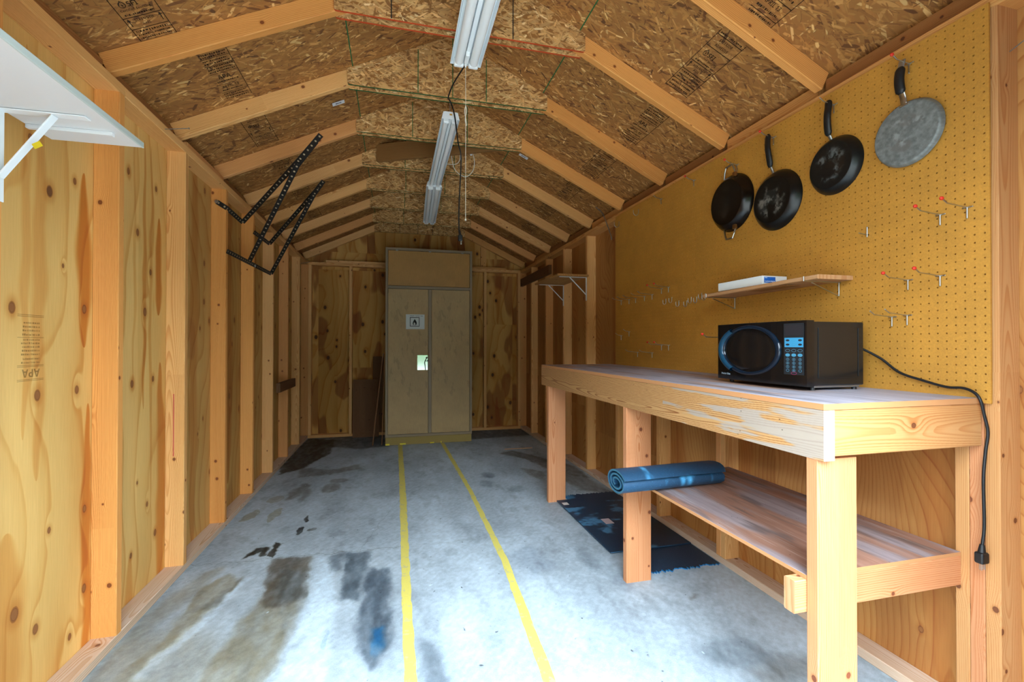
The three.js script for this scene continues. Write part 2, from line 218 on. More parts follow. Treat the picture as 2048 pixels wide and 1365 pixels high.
    for (let i = 0; i < 260; i++) E('rgb(26,26,26)', rr(.5, .9), .5, rr(-1.05, 1.7), rr(1, 6.2), rr(.0012, .004), rr(.002, .005));
  for (let i = 0; i < 40; i++) E('rgb(215,220,222)', rr(.5, .9), .7, rr(-1.05, 1.7), rr(1, 6.2), rr(.002, .006), rr(.003, .008));
  // saw-cut joint and hairline cracks
  g.strokeStyle = 'rgb(84,82,78)'; g.lineWidth = 1.4; g.globalAlpha = .8; g.beginPath(); g.moveTo(X(-1.1), Z(2.885)); g.lineTo(X(.05), Z(2.85)); g.stroke(); g.globalAlpha = .35; g.beginPath(); g.moveTo(X(.05), Z(2.85)); g.lineTo(X(1.75), Z(2.80)); g.stroke();
  g.globalAlpha = .5; g.lineWidth = 1; g.beginPath(); g.moveTo(X(-.2), Z(2.8)); for (let t = 0; t <= 1; t += .1) g.lineTo(X(-.2 + t * .3), Z(2.85 + t * 1.1 + rr(-.04, .04))); g.stroke();
  g.strokeStyle = 'rgb(150,130,110)'; g.globalAlpha = .5; g.beginPath(); g.moveTo(X(.1), Z(5.1)); g.lineTo(X(1.1), Z(5.05)); g.stroke();
});
const floorTex = (() => { // stain and shadow canvas x concrete mottling
  const w = 1024, h = 2048, src = stainsAndShadow.image.getContext('2d').getImageData(0, 0, w, h).data;
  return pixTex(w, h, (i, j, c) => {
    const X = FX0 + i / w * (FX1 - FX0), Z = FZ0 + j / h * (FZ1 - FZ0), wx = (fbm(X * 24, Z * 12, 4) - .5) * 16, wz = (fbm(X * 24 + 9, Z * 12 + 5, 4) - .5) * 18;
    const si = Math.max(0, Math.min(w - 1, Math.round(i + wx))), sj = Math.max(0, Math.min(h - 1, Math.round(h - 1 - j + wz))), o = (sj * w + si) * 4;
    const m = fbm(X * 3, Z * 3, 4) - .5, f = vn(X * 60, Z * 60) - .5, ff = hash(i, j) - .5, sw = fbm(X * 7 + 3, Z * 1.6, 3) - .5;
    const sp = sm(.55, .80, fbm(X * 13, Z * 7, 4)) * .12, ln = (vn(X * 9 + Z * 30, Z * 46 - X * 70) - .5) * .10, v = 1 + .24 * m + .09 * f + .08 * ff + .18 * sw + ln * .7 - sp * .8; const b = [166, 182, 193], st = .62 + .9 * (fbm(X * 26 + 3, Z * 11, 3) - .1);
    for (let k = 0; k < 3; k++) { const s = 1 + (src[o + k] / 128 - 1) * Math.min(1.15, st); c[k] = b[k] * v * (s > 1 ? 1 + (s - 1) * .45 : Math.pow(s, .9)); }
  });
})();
const boardTex = pixTex(512, 512, (i, j, c) => { const a = fbm(i * .02, j * .02, 3) - .5, f = hash(i, j) - .5, g = vn(i * .4, j * .4) - .5; const v = 1 + .10 * a + .06 * f + .08 * g; c[0] = 188 * v; c[1] = 133 * v; c[2] = 50 * v; });
const cabTex = pixTex(512, 1024, (i, j, c) => { // tan melamine-faced plywood, fine vertical grain, rubbed marks
  const f = vn(i * .9, j * .06) - .5, a = fbm(i * .012, j * .012, 3) - .5, n = hash(i, j) - .5, sc = sm(.66, .72, fbm(i * .06 + j * .01, j * .018 - i * .01, 3)) * sm(.45, .6, fbm(i * .006, j * .006 + 4, 2)); const v = 1 + .08 * f + .10 * a + .05 * n - .09 * sc;
  c[0] = 176 * v; c[1] = 148 * v; c[2] = 100 * v; });
const wornTex = (A, B, share) => pixTex(1024, 512, (i, j, c) => { // worn, stained plywood: stain colour A, bare wood B, dark scuffs and pale scratches along the grain
  const g = fbm(i * .006, j * .07, 4) - .5, w = sm(share, share + .22, fbm(i * .004 + 4, j * .014 + 2, 4)), p = sm(.60, .80, fbm(i * .008 + 14, j * .03 + 12, 3)), f = vn(i * .05, j * .9) - .5, x = sm(.70, .80, fbm(i * .012 + 30, j * .22, 3)), n = hash(i >> 1, j >> 1) > .9993 ? 70 : 0;
  for (let k = 0; k < 3; k++) c[k] = mix(mix(mix(A[k], B[k], w) + 42 * g + 14 * f, A[k] * .58, p * .55), 206, x * .4) - n; });
const benchTex = wornTex([160, 157, 168], [164, 126, 102], .52), shelfTex = wornTex([150, 136, 138], [152, 112, 94], .40);
const skyTintRubberTex = pixTex(512, 512, (i, j, c) => { const d = sm(.56, .74, fbm(i * .008, j * .02 + 3, 4)), s = hash(i, j) > .996 ? 60 : 0, f = vn(i * .5, j * .5) - .5; c[0] = 24 + 44 * d + 8 * f + s; c[1] = 52 + 76 * d + 8 * f + s; c[2] = 76 + 92 * d + 8 * f + s; });  // black rubber; reflected sky blue is mixed into its colour, under the dust streaks
const panTex = (base, bare, mid, s) => pixTex(512, 512, (i, j, c) => { // scorched and rubbed pan bottom; uv spans the pan
  const x = (i - 256) / 256, y = (j - 256) / 256, r = Math.hypot(x, y), n = fbm(x * 4 + s, y * 4, 4), n2 = fbm(x * 11 + s, y * 11 + 3, 3), a = sm(.42, .74, n) * (1 - sm(.48, .66, r)) * sm(.3, .75, n2 + .1), b = sm(.52, .60, fbm(x * 2.4 + s, y * 2.4 + 8, 3)) * (1 - sm(.5, .6, r));
  for (let k = 0; k < 3; k++) c[k] = mix(mix(base[k] * (.8 + .4 * n2), mid[k], b * .7), bare[k], a); });

// ---------------------------------------------------------------- materials
const woodC = { pale: [1, .96, .90], yellow: [1.0, .94, .80], orange: [.98, .78, .50], pink: [.97, .82, .72], tan: [.84, .72, .54], bleached: [.74, .57, .64], planed: [.70, .61, .57], weather: [.62, .58, .66], treated: [.34, .28, .18], dusty: [.86, 1.15, 2.2], brown: [.42, .31, .21], dark: [.20, .145, .105], grey: [.55, .47, .34] };
const wood = {}; for (const k in woodC) { wood[k] = mat({ map: lumberTex, roughness: .72 }); wood[k].color.setRGB(...woodC[k]); wood[k].name = 'lumber_' + k; }
const M = {
  plyA: mat({ map: plyA }), plyB: mat({ map: plyB }), plyC: mat({ map: plyC }), plyD: mat({ map: plyD }), osb: mat({ map: osbRoof, roughness: .85 }), osbG: mat({ map: osbGus, roughness: .85 }),
  green: mat({ color: col(22, 92, 44) }), red: mat({ color: col(196, 72, 24) }), black: mat({ color: col(22, 20, 18) }),
  floor: mat({ map: floorTex, roughness: .62 }), peg: mat({ map: boardTex, roughness: .62 }), cab: mat({ map: cabTex, roughness: .55 }), cabTrim: mat({ color: col(140, 122, 96), roughness: .5 }),
  bench: mat({ map: benchTex, roughness: .5 }), shelf: mat({ map: shelfTex, roughness: .55 }), bareEdge: mat({ color: col(188, 132, 84), roughness: .8 }), rubber: mat({ map: skyTintRubberTex, roughness: .55 }), yellow: mat({ color: col(226, 208, 60), roughness: .7 }),
  white: mat({ color: col(236, 240, 240), roughness: .35 }), enamel: mat({ color: col(238, 243, 245), roughness: .35 }), tube: mat({ color: col(244, 246, 245), roughness: .25 }),
  steel: mat({ color: col(190, 192, 190), roughness: .28, metalness: 1 }), zinc: mat({ color: col(160, 164, 164), roughness: .4, metalness: .9 }), blackMetal: mat({ color: col(20, 22, 24), roughness: .45 }), bplastic: mat({ color: col(14, 16, 18), roughness: .22 }), bsoft: mat({ color: col(16, 17, 19), roughness: .5 }),
  redTip: mat({ color: col(206, 46, 26), roughness: .5 }), paper: mat({ color: col(216, 216, 206), roughness: .9 }), wcord: mat({ color: col(226, 220, 200), roughness: .6 }), mir: mat({ color: col(225, 232, 225), roughness: .12, metalness: 1 }),
};

// ---------------------------------------------------------------- dimensions
const XL = -1.086, XR = 1.755, SL = -1.175, SR = 1.844, HS = 2.2405, PT = 2.282, D = 6.40, DB = 6.489, S1 = 2.1983, SP = .6096, FW = .40, C = .337;
const top = x => 2.717 - .474 * (Math.abs(x - C) - .606) + .095, low = x => top(x) - .095;
const pick = a => wood[a[Math.floor(rnd() * a.length)]];
// ---------------------------------------------------------------- printed marks (ink on boards)
const ink = (w, h, draw) => { const t = canvTex(w, h, draw); t.wrapS = t.wrapT = THREE.ClampToEdgeWrapping; return mat({ map: t, transparent: true, roughness: .85 }); };
function decal(parent, name, c, u, v, w, h, m, off = .0012, label) { // c centre, u reading direction, v up direction of the print (F vectors)
  const U = V(...u).normalize(), W = V(...v); W.addScaledVector(U, -W.dot(U)).normalize(); const N = new THREE.Vector3().crossVectors(U, W);
  const g = new THREE.PlaneGeometry(w, h); g.applyMatrix4(new THREE.Matrix4().makeBasis(U, W, N)); const p = V(...c).addScaledVector(N, off); g.translate(p.x, p.y, p.z); return add(parent, name, g, m, label);
}
const scrib = (g, x, y, w, s) => { let t = ''; const A = 'ENSRTAIOLDCHMUPG0123456789'; const n = Math.round(w / (s * .62)); for (let i = 0; i < n; i++) t += rnd() < .15 ? ' ' : A[Math.floor(rnd() * A.length)]; g.font = `bold ${s}px sans-serif`; g.fillText(t, x, y); };
const dashes = (g, x, y, w, s) => { let p = x; while (p < x + w) { const l = rr(s * .2, s * .8); g.fillRect(p, y - s * .7, l, s * rr(.5, .75)); p += l + s * rr(.15, .4); } };
function sfiMark(g, x, y, s) { g.lineWidth = s * .09; g.beginPath(); g.arc(x, y, s * .42, 0, 7); g.stroke(); g.beginPath(); g.moveTo(x - s * .42, y + s * .1); g.lineTo(x, y - s * .6); g.lineTo(x + s * .42, y + s * .1); g.stroke(); g.beginPath(); g.moveTo(x, y - s * .3); g.lineTo(x, y + s * .34); g.moveTo(x - s * .2, y - s * .02); g.lineTo(x, y + s * .14); g.lineTo(x + s * .2, y - s * .02); g.stroke(); g.font = `bold ${s}px sans-serif`; g.fillText('SFI', x + s * .6, y + s * .38); }
const stampA = ink(256, 512, (g) => { g.fillStyle = g.strokeStyle = 'rgba(26,18,8,.86)'; g.fillRect(6, 0, 5, 512); g.fillRect(245, 0, 5, 512); for (const y of [30, 118, 250, 330, 420, 500]) g.fillRect(6, y, 244, 5);
  dashes(g, 24, 22, 200, 16); g.font = 'bold 26px sans-serif'; g.fillText('EXTERIOR', 62, 66); g.fillText('ADHESIVE', 62, 102); sfiMark(g, 62, 168, 44); g.font = 'bold 21px sans-serif'; g.fillText('Certified Sourcing', 28, 212); dashes(g, 34, 240, 180, 15);
  g.font = 'bold 24px sans-serif'; g.fillText('STRENGTH', 64, 284); g.fillText('AXIS', 96, 314); for (const x of [30, 226]) { g.fillRect(x - 3, 268, 6, 46); g.beginPath(); g.moveTo(x - 12, 278); g.lineTo(x, 258); g.lineTo(x + 12, 278); g.fill(); } dashes(g, 24, 360, 200, 20); dashes(g, 24, 384, 200, 16); dashes(g, 24, 408, 200, 16); dashes(g, 24, 456, 200, 18); dashes(g, 24, 486, 200, 18); });
const stampB = ink(256, 512, (g) => { g.fillStyle = g.strokeStyle = 'rgba(24,16,6,.86)'; g.fillRect(245, 0, 5, 512); for (const y of [60, 128, 210, 330, 420]) g.fillRect(20, y, 226, 4); for (const y of [30, 54, 90, 116, 150, 176, 200]) dashes(g, 30, y, 196, 19); g.font = 'bold 54px sans-serif'; g.fillText('APA', 66, 274); dashes(g, 40, 308, 170, 18); g.font = 'bold 34px sans-serif'; g.fillText('APRIL 13', 52, 372); dashes(g, 40, 404, 170, 18); for (const y of [448, 474, 500]) dashes(g, 30, y, 190, 18); });
const stampPly = ink(256, 512, (g) => { g.translate(256, 512); g.rotate(Math.PI); g.fillStyle = g.strokeStyle = 'rgba(66,60,34,.40)'; for (const y of [4, 14, 110, 120, 330, 488, 500]) g.fillRect(10, y, 236, 4); g.font = 'bold 84px sans-serif'; g.fillText('APA', 46, 92); for (const y of [150, 178, 212, 240, 268, 296, 322, 360, 392, 420, 450]) dashes(g, 50, y, 150, 20); });
const tagWhite = ink(128, 64, (g) => { g.fillStyle = 'rgb(224,226,230)'; g.fillRect(0, 0, 128, 64); g.fillStyle = 'rgb(30,32,50)'; for (let i = 0; i < 18; i++) g.fillRect(34 + i * 3.4, 22, rr(1, 3), 22); });

// ---------------------------------------------------------------- the slab
const floor = struct('floor');
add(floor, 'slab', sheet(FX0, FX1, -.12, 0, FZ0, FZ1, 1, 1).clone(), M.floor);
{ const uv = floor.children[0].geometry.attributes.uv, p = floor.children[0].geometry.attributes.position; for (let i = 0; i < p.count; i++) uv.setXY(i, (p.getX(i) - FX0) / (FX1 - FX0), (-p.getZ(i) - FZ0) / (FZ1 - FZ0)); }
const ground = struct('ground');
{ const gt = pixTex(256, 256, (i, j, c) => { const v = .75 + .3 * fbm(i * .05, j * .05, 4) + .25 * (hash(i, j) - .5); c[0] = 160 * v; c[1] = 160 * v; c[2] = 154 * v; }); add(ground, 'gravel', sheet(-14, 14, -.3, -.13, -20, 12, 1.5, 1.5), mat({ map: gt, roughness: .95 })); }

// ---------------------------------------------------------------- side walls
const wallL = struct('wall_left'), wallR = struct('wall_right'), wallB = struct('wall_back'), wallF = struct('wall_front');
const seams = [.389, 1.608, 2.827, 4.046, 5.265, 6.489];
const ROOFE = top(SL);
for (let i = 0; i < 5; i++) {
  const z0 = seams[i] + .001, z1 = seams[i + 1] - .001;
  add(wallL, 'plywood_sheet', sheet(SL - .012, SL, .01, ROOFE, z0, z1, 1.22, 2.44, seams[i], 0), i === 1 ? M.plyA : i === 0 ? M.plyC : M.plyB);
  add(wallR, 'plywood_sheet', sheet(SR, SR + .012, .01, ROOFE, z0, z1, 1.22, 2.44, seams[i] + .3 * i, .2 * i), M.plyC);
}
for (const [w, x] of [[wallL, SL - .022], [wallR, SR + .0125]]) add(w, 'siding', sheet(x, x + .0095, -.12, ROOFE, FW, DB + .02, 1.22, 2.44), M.plyC);
const TL = ['pale', 'orange', 'orange', 'yellow', 'orange', 'orange', 'pale', 'pink', 'pale'];
for (let k = -2; k <= 6; k++) { const z = S1 + k * SP; add(wallL, 'stud', board(SL, XL, .038, HS, z, z + .038), wood[TL[k + 2]]); }
const TR = { '-1': 'yellow', 0: 'pink', 1: 'yellow', 2: 'yellow', 3: 'yellow', 4: 'pale', 5: 'pink', 6: 'pale' };
for (let k = -1; k <= 6; k++) { const z = S1 + k * SP; add(wallR, 'stud', board(XR, SR, .038, HS, z, z + .038), wood[TR[k]]); }
['planed', 'bleached', 'planed'].forEach((m, i) => add(wallR, 'stud', board(XR, SR, .038, HS, .977 + i * .039, 1.015 + i * .039), wood[m]));
add(wallR, 'stud', board(XR, SR, .038, HS, 2.162, 2.1975), wood.pale);
for (const [w, x0, x1, c] of [[wallL, SL, XL, 'yellow'], [wallR, XR, SR, 'tan']]) {
  add(w, 'top_plate', board(x0, x1, HS, PT, .489, 2.24), wood[c]); add(w, 'top_plate', board(x0, x1, HS, PT, 2.2405, 6.489), wood[c]);
  add(w, 'sole_plate', board(x0, x1, 0, .038, .489, 3.5), wood.dusty); add(w, 'sole_plate', board(x0, x1, 0, .038, 3.5005, 6.489), wood.dusty);
}
for (let k = -1; k <= 6; k++) { // blocking over the plates between the rafters
  const z0 = S1 + (k - 1) * SP + .039, z1 = S1 + k * SP - .001; if (z0 < .5) continue;
  add(wallR, 'blocking', board(SR - .040, SR - .001, PT, ROOFE - .02, z0, z1), wood[k % 3 ? 'brown' : 'tan']); add(wallL, 'blocking', board(SL + .001, SL + .03, PT, ROOFE - .018, z0, z1), wood.brown);
}
decal(wallL, 'ink_stamp', [SL, 1.203, 1.879], [0, 0, 1], [0, 1, 0], .125, .225, stampPly); decal(wallL, 'ink_stamp', [SL, 1.30, 2.98], [0, 0, 1], [0, 1, 0], .125, .225, stampPly);
add(wallL, 'pencil_line', rbox(XL - .052, XL - .047, .62, .95, S1 + SP - .0012, S1 + SP, .0004, 1), mat({ color: col(206, 92, 74) }));
add(wallL, 'blocking', bar([XL + .0 - .03, PT + .019, 2.87], [XL - .03, PT + .019, 3.414], .03, .038), wood.pink);
// nails standing out of plates and studs
const nail = (A, B) => merge(cyl(A, B, .0019, .0019, 8), cyl(B, [B[0] + (B[0] - A[0]) * .02, B[1] + (B[1] - A[1]) * .02, B[2] + (B[2] - A[2]) * .02], .0046, .0046, 10));
add(wallL, 'nail', nail([XL - .01, 2.259, 2.578], [-.985, 2.276, 2.578]), M.zinc);
add(wallL, 'nail', nail([XL - .01, 2.17, 5.90], [XL + .10, 2.19, 5.88]), M.zinc);
add(wallR, 'nail', nail([XR + .05, 2.105, .975], [XR + .03, 2.12, .90]), M.zinc);

// ---------------------------------------------------------------- back wall and front wall
const gable = (z0, z1, y0, su, sv, pad = 0) => { const s = new THREE.Shape(), a = SL - pad, b = SR + pad; s.moveTo(a, y0); s.lineTo(b, y0); s.lineTo(b, top(b)); s.lineTo(C, top(C)); s.lineTo(a, top(a)); s.closePath(); const g = new THREE.ExtrudeGeometry(s, { depth: z1 - z0, bevelEnabled: false }); g.translate(0, 0, -z1); const uv = g.attributes.uv; for (let i = 0; i < uv.count; i++) uv.setXY(i, uv.getX(i) / su + .4, uv.getY(i) / sv); return g; };
add(wallB, 'siding', gable(DB + .0205, DB + .03, -.12, 1.22, 2.44, .023), M.plyC);
const bx = [SL, -.55, .35, 1.235, SR];
for (let i = 0; i < 4; i++) add(wallB, 'plywood_sheet', sheet(bx[i] + .001, bx[i + 1] - .001, .01, 2.20, DB, DB + .012, 1.22, 2.44, bx[i] + [.2, .75, .1, .42][i], [0, .9, 0, 1.5][i]), M.plyD);
for (const [a, b] of [[SL, -.28], [-.28, .33], [.33, .95], [.95, SR]]) { const s = new THREE.Shape(); s.moveTo(a, 2.201); s.lineTo(b - .002, 2.201); s.lineTo(b - .002, top(b)); if (a < C && b > C) s.lineTo(C, top(C)); s.lineTo(a, top(a)); s.closePath(); const g = new THREE.ExtrudeGeometry(s, { depth: .012, bevelEnabled: false }); g.translate(0, 0, -DB - .012); const uv = g.attributes.uv; for (let i = 0; i < uv.count; i++) uv.setXY(i, uv.getX(i) / 1.22 + .3, uv.getY(i) / 2.44); add(wallB, 'gable_sheet', g, M.plyD); }
for (const [x0, x1, c] of [[SL, XL, 'pink'], [XL, XL + .038, 'pale'], [-.586, -.548, 'pale'], [-.02, .018, 'tan'], [.58, .618, 'tan'], [1.219, 1.257, 'pale'], [XR - .038, XR, 'pale'], [XR, SR, 'pink']]) add(wallB, 'stud', board(x0, x1, .038, HS, D, DB), wood[c]);
add(wallB, 'sole_plate', board(XL, XR, 0, .038, D, DB), wood.pale); add(wallB, 'top_plate', board(XL, XR, HS, PT, D, DB), wood.pale);
add(wallB, 'plank', board(-.873, .5, PT, PT + .03, D - .01, DB), wood.pale); add(wallB, 'plank', board(.9, 1.538, PT, PT + .028, D - .01, DB), wood.tan);
add(wallB, 'stud', board(1.178, 1.258, PT + .03, low(1.258) + .03, D + .045, DB), wood.tan);
add(wallF, 'plywood_sheet', sheet(SL, -.66, 0, 2.12, FW, FW + .09, 1.22, 2.44), M.plyC); add(wallF, 'plywood_sheet', sheet(1.34, SR, 0, 2.12, FW, FW + .09, 1.22, 2.44), M.plyC); add(wallF, 'gable_sheet', gable(FW, FW + .09, 2.121, 1.22, 2.44), M.plyC);

// ---------------------------------------------------------------- roof: sheets, rafters, gussets
const ceil = struct('ceiling');
const sl = Math.hypot(1, .474), seg = (side, a, b, z0, z1, k) => { // a..b distance from ridge in x
  const xa = C + side * a, xb = C + side * b, t = .012, P = [[xa, top(xa)], [xb, top(xb)], [xb, top(xb) + t], [xa, top(xa) + t]];
  const s = new THREE.Shape(); s.moveTo(P[0][0], P[0][1]); for (const q of P.slice(1)) s.lineTo(q[0], q[1]); s.closePath(); const g = new THREE.ExtrudeGeometry(s, { depth: z1 - z0, bevelEnabled: false }); g.translate(0, 0, -z1);
  const p = g.attributes.position, uv = g.attributes.uv; for (let i = 0; i < p.count; i++) uv.setXY(i, (Math.abs(p.getX(i) - C) * sl + .61 * k) / 2.44, (-p.getZ(i) + .37 * k) / 2.44); return g;
};
[-1, 1].forEach((side, q) => { [.2, 2.41, 4.24, 6.7].forEach((z, i, a) => { if (i === 3) return; add(ceil, 'roof_sheet', seg(side, side < 0 ? .578 : .578, 1.80, z + .001, a[i + 1] - .001, i + 3 * q), M.osb); add(ceil, 'roof_sheet', seg(side, .0, .576, z + .001, a[i + 1] - .001, i + 5 + 2 * q), M.osb); }); });
for (const side of [-1, 1]) { const s = new THREE.Shape(), xb = C + side * 1.83; s.moveTo(C, top(C) + .0125); s.lineTo(xb, top(xb) + .0125); s.lineTo(xb, top(xb) + .021); s.lineTo(C, top(C) + .021); s.closePath(); const g = new THREE.ExtrudeGeometry(s, { depth: 6.6, bevelEnabled: false }); g.translate(0, 0, -6.75); add(ceil, 'roofing', g, M.black); }
const gusShape = (() => { const s = new THREE.Shape(), y = 2.717, a = -.269, b = .943, r = .012; s.moveTo(a + r, y); s.lineTo(b - r, y); s.quadraticCurveTo(b, y, b, y + r); s.lineTo(b, top(b) - .002); s.lineTo(C, top(C) - .002); s.lineTo(a, top(a) - .002); s.lineTo(a, y + r); s.quadraticCurveTo(a, y, a + r, y); return s; })();
const gusset = (z, k) => { const g = new THREE.ExtrudeGeometry(gusShape, { depth: .011, bevelEnabled: false, curveSegments: 3 }); g.translate(0, 0, -z - .011); const uv = g.attributes.uv; for (let i = 0; i < uv.count; i++) uv.setXY(i, uv.getX(i) / 1.22 + .37 * k, uv.getY(i) / 1.22 + .53 * k); return g; };
const RC = ['pale', 'tan', 'orange', 'yellow', 'pink', 'pale', 'yellow', 'pale', 'pink', 'pale'], RCr = ['pale', 'orange', 'orange', 'orange', 'orange', 'yellow', 'pale', 'pale', 'pink', 'tan'];
for (let k = -1; k <= 8; k++) {
  const z = k === 8 ? D - .001 : S1 + (k - 1) * SP, zc = z + .019;
  for (const [side, RR, xe] of [[-1, RC, SL + .031], [1, RCr, SR - .041]]) {
    const xi = C + side * .004, off = .0475, A = [xi, top(xi) - off, zc], B = [xe, top(xe) - off, zc];
    add(ceil, 'rafter', bar(A, B, .038, .095 / sl * 1.0, [side * .474, 1, 0]), wood[RR[k + 1]]);
  }
  const edge = k === 1 ? M.red : M.green;
  add(ceil, 'gusset', gusset(z - .0115, k), [M.osbG, edge]); if (k < 8) add(ceil, 'gusset', gusset(z + .0385, k + .4), [M.osbG, edge]);
  const lx = { 1: [-.02, .56], 2: [.13, .337, .545], 3: [.12, .52], 4: [.08, .5], 5: [.10, .48], 6: [.1, .5], 7: [.1, .45], 8: [.06, .3, .5] }[k] || []; // printed nailing lines
  for (const x of lx) add(ceil, 'ink_line', rbox(x - .0025, x + .0025, 2.72, top(x) - .02, z - .0127, z - .0116, .0002, 1), k === 1 || k === 8 ? M.black : M.green);
}
for (const [x, s] of [[-.241, -1], [.915, 1]]) { const g = bar([x, top(x) - .0006, .6], [x, top(x) - .0006, 6.3], .006, .001, [s * .474, 1, 0], .0001); add(ceil, 'ink_line', g, M.green); }
{ const Ls = Math.hypot(.12, .12 * .474);
  [[-.95, 2.07, stampA], [-.82, 2.56, stampB], [-.82, 3.16, stampA], [-.82, 3.78, stampB], [-.80, 4.35, stampA], [-.82, 5.0, stampB]].forEach(([x, z, m]) => decal(ceil, 'ink_stamp', [x, top(x), z], [1, .474, 0], [0, 0, -1], .15, .40, m));
  [[1.45, 1.94, stampA], [1.455, 1.42, stampB], [1.47, 2.52, stampB], [1.47, 3.15, stampA], [1.47, 3.75, stampB], [1.47, 4.35, stampA], [1.47, 4.95, stampB], [1.47, 5.55, stampA]].forEach(([x, z, m]) => decal(ceil, 'ink_stamp', [x, top(x), z], [1, -.474, 0], [0, 0, -1], .15, .44, m));
  decal(ceil, 'paper_tag', [-.357, top(-.357), 3.14], [1, .474, 0], [0, 0, -1], .08, .04, tagWhite); decal(ceil, 'paper_tag', [1.028, top(1.028), 3.66], [1, -.474, 0], [0, 0, -1], .08, .04, tagWhite); }

// ---------------------------------------------------------------- outside, behind the camera: unseen greenery added to block low sky light
{ const addedHedgeTex = pixTex(256, 256, (i, j, c) => { const v = .45 + .9 * fbm(i * .09, j * .09, 4) * hash(i >> 1, j >> 1) + .1; c[0] = 74 * v; c[1] = 100 * v; c[2] = 56 * v; });
  const g = new THREE.BoxGeometry(30, 4.4, 2.4, 90, 18, 8), p = g.attributes.position; for (let i = 0; i < p.count; i++) { const x = p.getX(i), y = p.getY(i), z = p.getZ(i), n = fbm(x * 1.1 + z, y * 1.1 + z * .7 + 20, 3) - .5, m = fbm(x * .35, 3, 2) - .5; p.setXYZ(i, x + n * .4, y + (y > 0 ? m * 1.8 * (y / 2.5) + n * .7 : 0), z + n * 1.1); } g.computeVertexNormals(); g.translate(0, 2.05, 13);
  const uv = g.attributes.uv; for (let i = 0; i < uv.count; i++) uv.setXY(i, p.getX(i) * .5 + p.getZ(i) * .3, p.getY(i) * .5 + p.getZ(i) * .2);
  one('added_hedge', 'added unseen dark green growth outside the doors, darkening the back of the shed', 'added_hedge', g, mat({ map: addedHedgeTex, roughness: .95 })); }

// ---------------------------------------------------------------- painted lines on the slab
function stripe(pts, label) { const pos = [], idx = [], n = 60; let k = 0; const at = z => { for (let i = 0; i + 1 < pts.length; i++) if (z <= pts[i + 1][0]) { const t = (z - pts[i][0]) / (pts[i + 1][0] - pts[i][0]); return [mix(pts[i][1], pts[i + 1][1], t), mix(pts[i][2], pts[i + 1][2], t)]; } return pts.at(-1).slice(1); };
  for (let i = 0; i <= n * 4; i++) { const z = mix(pts[0][0], pts.at(-1)[0], i / (n * 4)), [a, b] = at(z), j = .004; pos.push(a + (fbm(z * 18, a * 50, 2) - .5) * j * 2, .0015, -z, b + (fbm(z * 16 + 40, b * 50, 2) - .5) * j * 2, .0015, -z); if (i) { idx.push(k - 2, k - 1, k, k - 1, k + 1, k); } k += 2; }
  const g = new THREE.BufferGeometry(); g.setAttribute('position', new THREE.Float32BufferAttribute(pos, 3)); const uv = []; for (let i = 0; i < pos.length; i += 3) uv.push(pos[i] * 2, pos[i + 2] * 2); g.setAttribute('uv', new THREE.Float32BufferAttribute(uv, 2)); g.setIndex(idx); g.computeVertexNormals(); if (g.attributes.normal.getY(0) < 0) { const a = g.index.array; for (let i = 0; i < a.length; i += 3) { const t = a[i]; a[i] = a[i + 1]; a[i + 1] = t; } g.computeVertexNormals(); }
  one('floor_stripe', label, 'floor marking', g, paint, 'yellow stripes on the concrete floor'); }
const paint = mat({ map: pixTex(512, 512, (i, j, c) => { const w = sm(.60, .74, fbm(i * .06, j * .06, 4)) * .55, n = hash(i, j) * .08, v = 1 - n; c[0] = mix(222, 182, w) * v; c[1] = mix(210, 182, w) * v; c[2] = mix(104, 160, w) * v; }), roughness: .7 });
stripe([[.6, .035, .078], [1.7, .035, .08], [2.25, .035, .078], [3.7, .04, .09], [5.70, .04, .09]], 'left one of two worn yellow stripes painted down the floor');
stripe([[.6, .46, .50], [1.58, .52, .565], [2.53, .58, .62], [3.82, .59, .625], [5.70, .545, .59]], 'right one of two worn yellow stripes painted down the floor');

